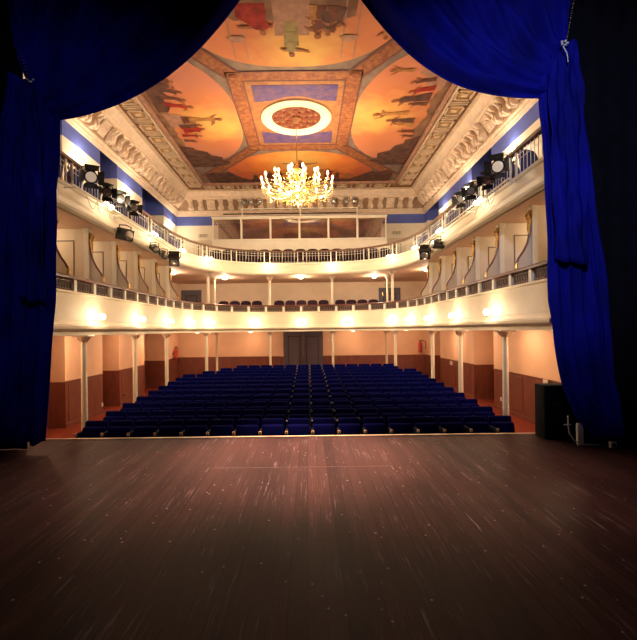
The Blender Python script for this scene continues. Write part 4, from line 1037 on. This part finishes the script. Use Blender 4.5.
# black box and bits at the right of the stage
o = thing('speaker_cabinet', 'black speaker cabinet standing at the stage edge beside the blue curtain', 'speaker', (4.66, 7.52, 0))
mb = MB(); mb.rbox((4.33, 7.36, .003), (5.0, 7.68, .92), .015, 0, 2); mb.build('cabinet', 'black_paint', o)
mb = MB(); mb.rbox((4.37, 7.345, .06), (4.96, 7.359, .87), .004, 0, 1); mb.build('grille', 'black_cloth', o)
mb = MB(); mb.rbox((4.45, 7.338, .60), (4.55, 7.344, .63), .002, 0, 1); mb.build('badge', 'black_metal', o)

# ------------------------------------------------------------------ stage curtains
def bez(p, t):
    a, b_, c, d = p; s = 1 - t
    return (s*s*s*a[0] + 3*s*s*t*b_[0] + 3*s*t*t*c[0] + t*t*t*d[0], s*s*s*a[1] + 3*s*s*t*b_[1] + 3*s*t*t*c[1] + t*t*t*d[1])
YC = 6.95
def swag(inner, outerc, folds, seed):
    mb = MB(); rows = []; r = random.Random(seed); ph = [r.random()*6.28 for _ in range(6)]
    NU, NV = 120, 40
    for j in range(NV + 1):
        t = j/NV; row = []
        for i in range(NU + 1):
            u = i/NU
            cp = [(a[0]*(1 - u) + c[0]*u, a[1]*(1 - u) + c[1]*u) for a, c in zip(inner, outerc)]
            p = bez(cp, t)
            env = .35 + .65*math.sin(PI*min(1, .15 + .85*t))
            w = folds*u + .35*math.sin(3*t + ph[0]) + .25*math.sin(7*u + 2*t + ph[1])
            s_ = math.sin(2*PI*w)
            y = .13*env*s_*(.75 + .25*math.sin(9*u + ph[3])) + .035*math.sin(2*PI*(folds*2.3)*u + 4*t + ph[2])*env
            q = at(p[0], p[1], YC); sg = 10*env*math.sin(2*PI*w)*(u*(1 - u)*4)*.5
            row.append((q.x, YC + y*1.0, q.z - sg*.004))
        rows.append(row)
    mb.grid(rows); return mb
def tail(left, right, folds, seed, amp=.07, yoff=0.0, hem=.03, NV=60, NU=90):
    """left/right: lists of (px, py) from the gather down to the hem."""
    mb = MB(); rows = []; r = random.Random(seed); ph = [r.random()*6.28 for _ in range(8)]
    def ev(L, t):
        f = t*(len(L) - 1); i = min(int(f), len(L) - 2); g = f - i; g2 = g
        return (L[i][0]*(1 - g2) + L[i + 1][0]*g2, L[i][1]*(1 - g2) + L[i + 1][1]*g2)
    for j in range(NV + 1):
        t = j/NV; a = ev(left, t); c = ev(right, t); row = []
        for i in range(NU + 1):
            u = i/NU; p = (a[0]*(1 - u) + c[0]*u, a[1]*(1 - u) + c[1]*u)
            w = folds*u + .22*math.sin(2.2*t + ph[0]) + .14*math.sin(9*t + ph[1] + 5*u)
            y = amp*(.35 + .65*t)*math.cos(2*PI*w) + amp*.22*math.cos(2*PI*(2.3*folds*u) + 3*t + ph[2])
            y += .018*math.sin(17*t + 9*u + ph[3]) + .014*math.sin(31*t - 14*u + ph[4])
            q = at(p[0], p[1], YC); z = q.z + (hem*math.cos(2*PI*w) if j == NV else 0)
            row.append((q.x, YC + yoff + y, max(.012, z)))
        rows.append(row)
    mb.grid(rows); return mb
cr_ = thing('stage_curtain', 'bright blue velvet stage curtain gathered to the right of the stage opening', 'curtain', (4.3, YC, 0), 'blue stage curtains')
swag([(304, -95), (380, 36), (440, 99), (548, 98)], [(585, -95), (580, -50), (570, 5), (566, 42)], 5, 1).build('swag', 'curtain', cr_, smooth=180, solid=.012)
tail([(541, 60), (540, 110), (544, 170), (548, 240), (549.5, 300), (553.5, 340), (562, 385), (574, 415), (592, 437)], [(572, 52), (584, 110), (592, 170), (600, 240), (608, 300), (612, 340), (616, 385), (620, 415), (626, 438)], 4.2, 2, .042).build('tail', 'curtain', cr_, smooth=180, solid=.012)
tail([(547, 52), (543, 95), (546, 150), (549, 210), (552, 262)], [(570, 46), (577, 90), (580, 150), (582, 210), (584, 266)], 2.2, 3, .035, -.15, .02, 36, 50).build('folded_fall', 'curtain', cr_, smooth=180, solid=.012)
mb = MB(); rr = random.Random(5)
q0, q1 = at(566, 44, 6.68), at(575, -6, 6.68)
for k in range(22):
    p = q0.lerp(q1, k/21); mb.ball(p, .011 if k % 2 else .007, 5)
mb.build('pull_chain', 'iron_light', cr_)
mb = MB()
for k in range(5):
    a = 2*PI*k/5; c = at(564.5, 43, 6.67); mb.ball(c + Vector((.045*math.cos(a), 0, .03*math.sin(a))), .02, 6)
mb.tube([at(563, 46, 6.67), at(567, 53, 6.67), at(568, 62, 6.67)], .008, 6); mb.build('tie_knot', 'plate_white', cr_)
cl_ = thing('stage_curtain', 'darker blue velvet stage curtain gathered to the left of the stage opening', 'curtain', (-4.3, YC, 0), 'blue stage curtains')
swag([(294, -95), (229, 33), (150, 112), (58, 121)], [(-12, -95), (-10, -50), (4, 20), (27, 80)], 5, 8).build('swag', 'curtain', cl_, smooth=180, solid=.012)
tail([(8, 72), (-2, 130), (-8, 200), (-14, 280), (-16, 360), (-18, 447)], [(58, 92), (62, 122), (57, 165), (55, 210), (57, 255), (55, 300), (53, 340), (48, 385), (45, 440)][::1][:1] + [(62, 122), (56, 190), (57, 262), (54, 330), (45, 443)], 4.4, 9, .04).build('tail', 'curtain', cl_, smooth=180, solid=.012)
tail([(22, 92), (24, 150), (25, 220), (26, 300)], [(40, 90), (46, 150), (49, 220), (50, 305)], 1.4, 10, .04, -.16, .02, 36, 50).build('folded_fall', 'curtain', cl_, smooth=180, solid=.012)
mb = MB(); q0, q1 = at(29, 80, 6.68), at(20, 50, 6.68)
for k in range(10): mb.ball(q0.lerp(q1, k/9), .008, 5)
mb.build('pull_chain', 'iron_light', cl_)
mb = MB()
for k in range(4): mb.ball(at(27.5 + 1.9*k, 79.5 + (2 if k in (1, 2) else 0), 6.67), .014, 6)
mb.build('tie_knot', 'plate_white', cl_)
# black masking drapes outside the curtains
def drape(x0, x1, label, seed):
    mb = MB(); r = random.Random(seed); rows = []
    for j in range(9):
        z = .012 + 9.4*j/8; rows.append([(x0 + (x1 - x0)*i/120, 7.112 + .012*math.sin(i*.62 + .2*j) + .006*math.sin(i*.23 + seed), z) for i in range(121)])
    mb.grid(rows); tag(mb.build('masking_curtain', 'black_cloth', smooth=180, solid=.01), label, 'curtain', 'black masking drapes')
drape(-8.6, -4.36, 'black masking drape at the left edge of the stage', 1); drape(4.6, 8.6, 'black masking drape at the right edge of the stage', 2)
# white fittings on the boards by the right curtain
o = thing('cable_conduit', 'white upright cable conduit on the stage floor under the right curtain', 'conduit', at(579, 441, 6.72).xyz)
c = Vector((CAMX + (578.5 - 308)*7.0/F, 7.0, 0)); o.location = c
mb = MB(); mb.rbox((c.x - .05, c.y - .03, .002), (c.x + .05, c.y + .03, .35), .015, 0, 2); mb.build('conduit_body', 'plate_white', o)
mb = MB(); mb.box((c.x - .06, c.y - .05, .0), (c.x + .16, c.y - .031, .02)); mb.build('foot_plate', 'plate_white', o)
mb = MB(); a0 = c + Vector((-.22, -.05, .34))
mb.tube([a0 + Vector((0, 0, .14)), a0, a0 + Vector((.02, 0, -.14)), a0 + Vector((.10, 0, -.26)), a0 + Vector((.20, -.03, -.318)), c + Vector((.26, -.09, .014))], .010, 7)
mb.cyl(a0 + Vector((-.07, 0, .0)), a0 + Vector((.05, 0, .0)), .008, n=6); mb.build('cable', 'white_cable', o)
p = at(609, 441, 6.72); b2 = MB(); X = CAMX + (606.6 - 308)*6.9/F
b2.rbox((X - .05, 6.76, .002), (X + .05, 6.82, .10), .008, 0, 1); bx_ = b2
oo = thing('floor_socket', 'small white socket box on the boards at the far right of the stage', 'socket', (X, 6.79, 0)); bx_.build('socket_box', 'plate_white', oo)
b2 = MB(); b2.cyl((X, 6.759, .05), (X, 6.752, .05), .03, n=12); b2.build('socket_face', 'black_metal', oo)

# ------------------------------------------------------------------ stage work light, world, camera
def spot(loc, aim, energy, col, angle, r=.4, name='stage_work_light'):
    d = bpy.data.lights.new(name, 'SPOT'); d.energy = energy; d.color = col; d.spot_size = math.radians(angle); d.spot_blend = .95; d.shadow_soft_size = r
    l = bpy.data.objects.new(name, d); COL.objects.link(l); l.location = loc
    l.rotation_euler = (Vector(aim) - Vector(loc)).to_track_quat('-Z', 'Y').to_euler(); return l
spot((0.8, -1.0, 6.5), (4.2, 7.1, 4.6), 420, (.75, .8, 1.0), 50)
spot((-0.5, -1.0, 6.5), (-4.2, 7.1, 4.0), 80, (.75, .8, 1.0), 50)
# added beams beside the unlit nearest gallery spotlights, for a warm pool on the apron
spot((-3.82, 8.50, 4.93), (0.5, 6.55, 0.0), 2200, (1.0, .60, .36), 41, .10, 'added_apron_beam')
spot((3.82, 8.22, 4.90), (-0.1, 6.55, 0.0), 2200, (1.0, .60, .36), 41, .10, 'added_apron_beam')
w = bpy.data.worlds.new('World'); SC.world = w; w.use_nodes = True
w.node_tree.nodes['Background'].inputs['Color'].default_value = (0.10, 0.11, 0.2, 1); w.node_tree.nodes['Background'].inputs['Strength'].default_value = 0.02
cam = bpy.data.cameras.new('camera'); co = bpy.data.objects.new('camera', cam); COL.objects.link(co); SC.camera = co
cam.sensor_fit = 'HORIZONTAL'; cam.sensor_width = 36.0; cam.lens = 36.0 * F / 637.0
cam.shift_x = 10.5 / 637.0; cam.shift_y = 10.0 / 637.0; cam.clip_start = .05; cam.clip_end = 200
co.matrix_world = Matrix.Translation((CAMX, 0, CAMZ)) @ Matrix.Rotation(PI/2, 4, 'X') @ Matrix.Rotation(-ROLL, 4, 'Z')
vs = SC.view_settings; SC.display_settings.display_device = 'sRGB'
vs.view_transform = 'Standard'; vs.look = 'None'; vs.exposure = 1.75; vs.gamma = 1.0; vs.use_curve_mapping = False
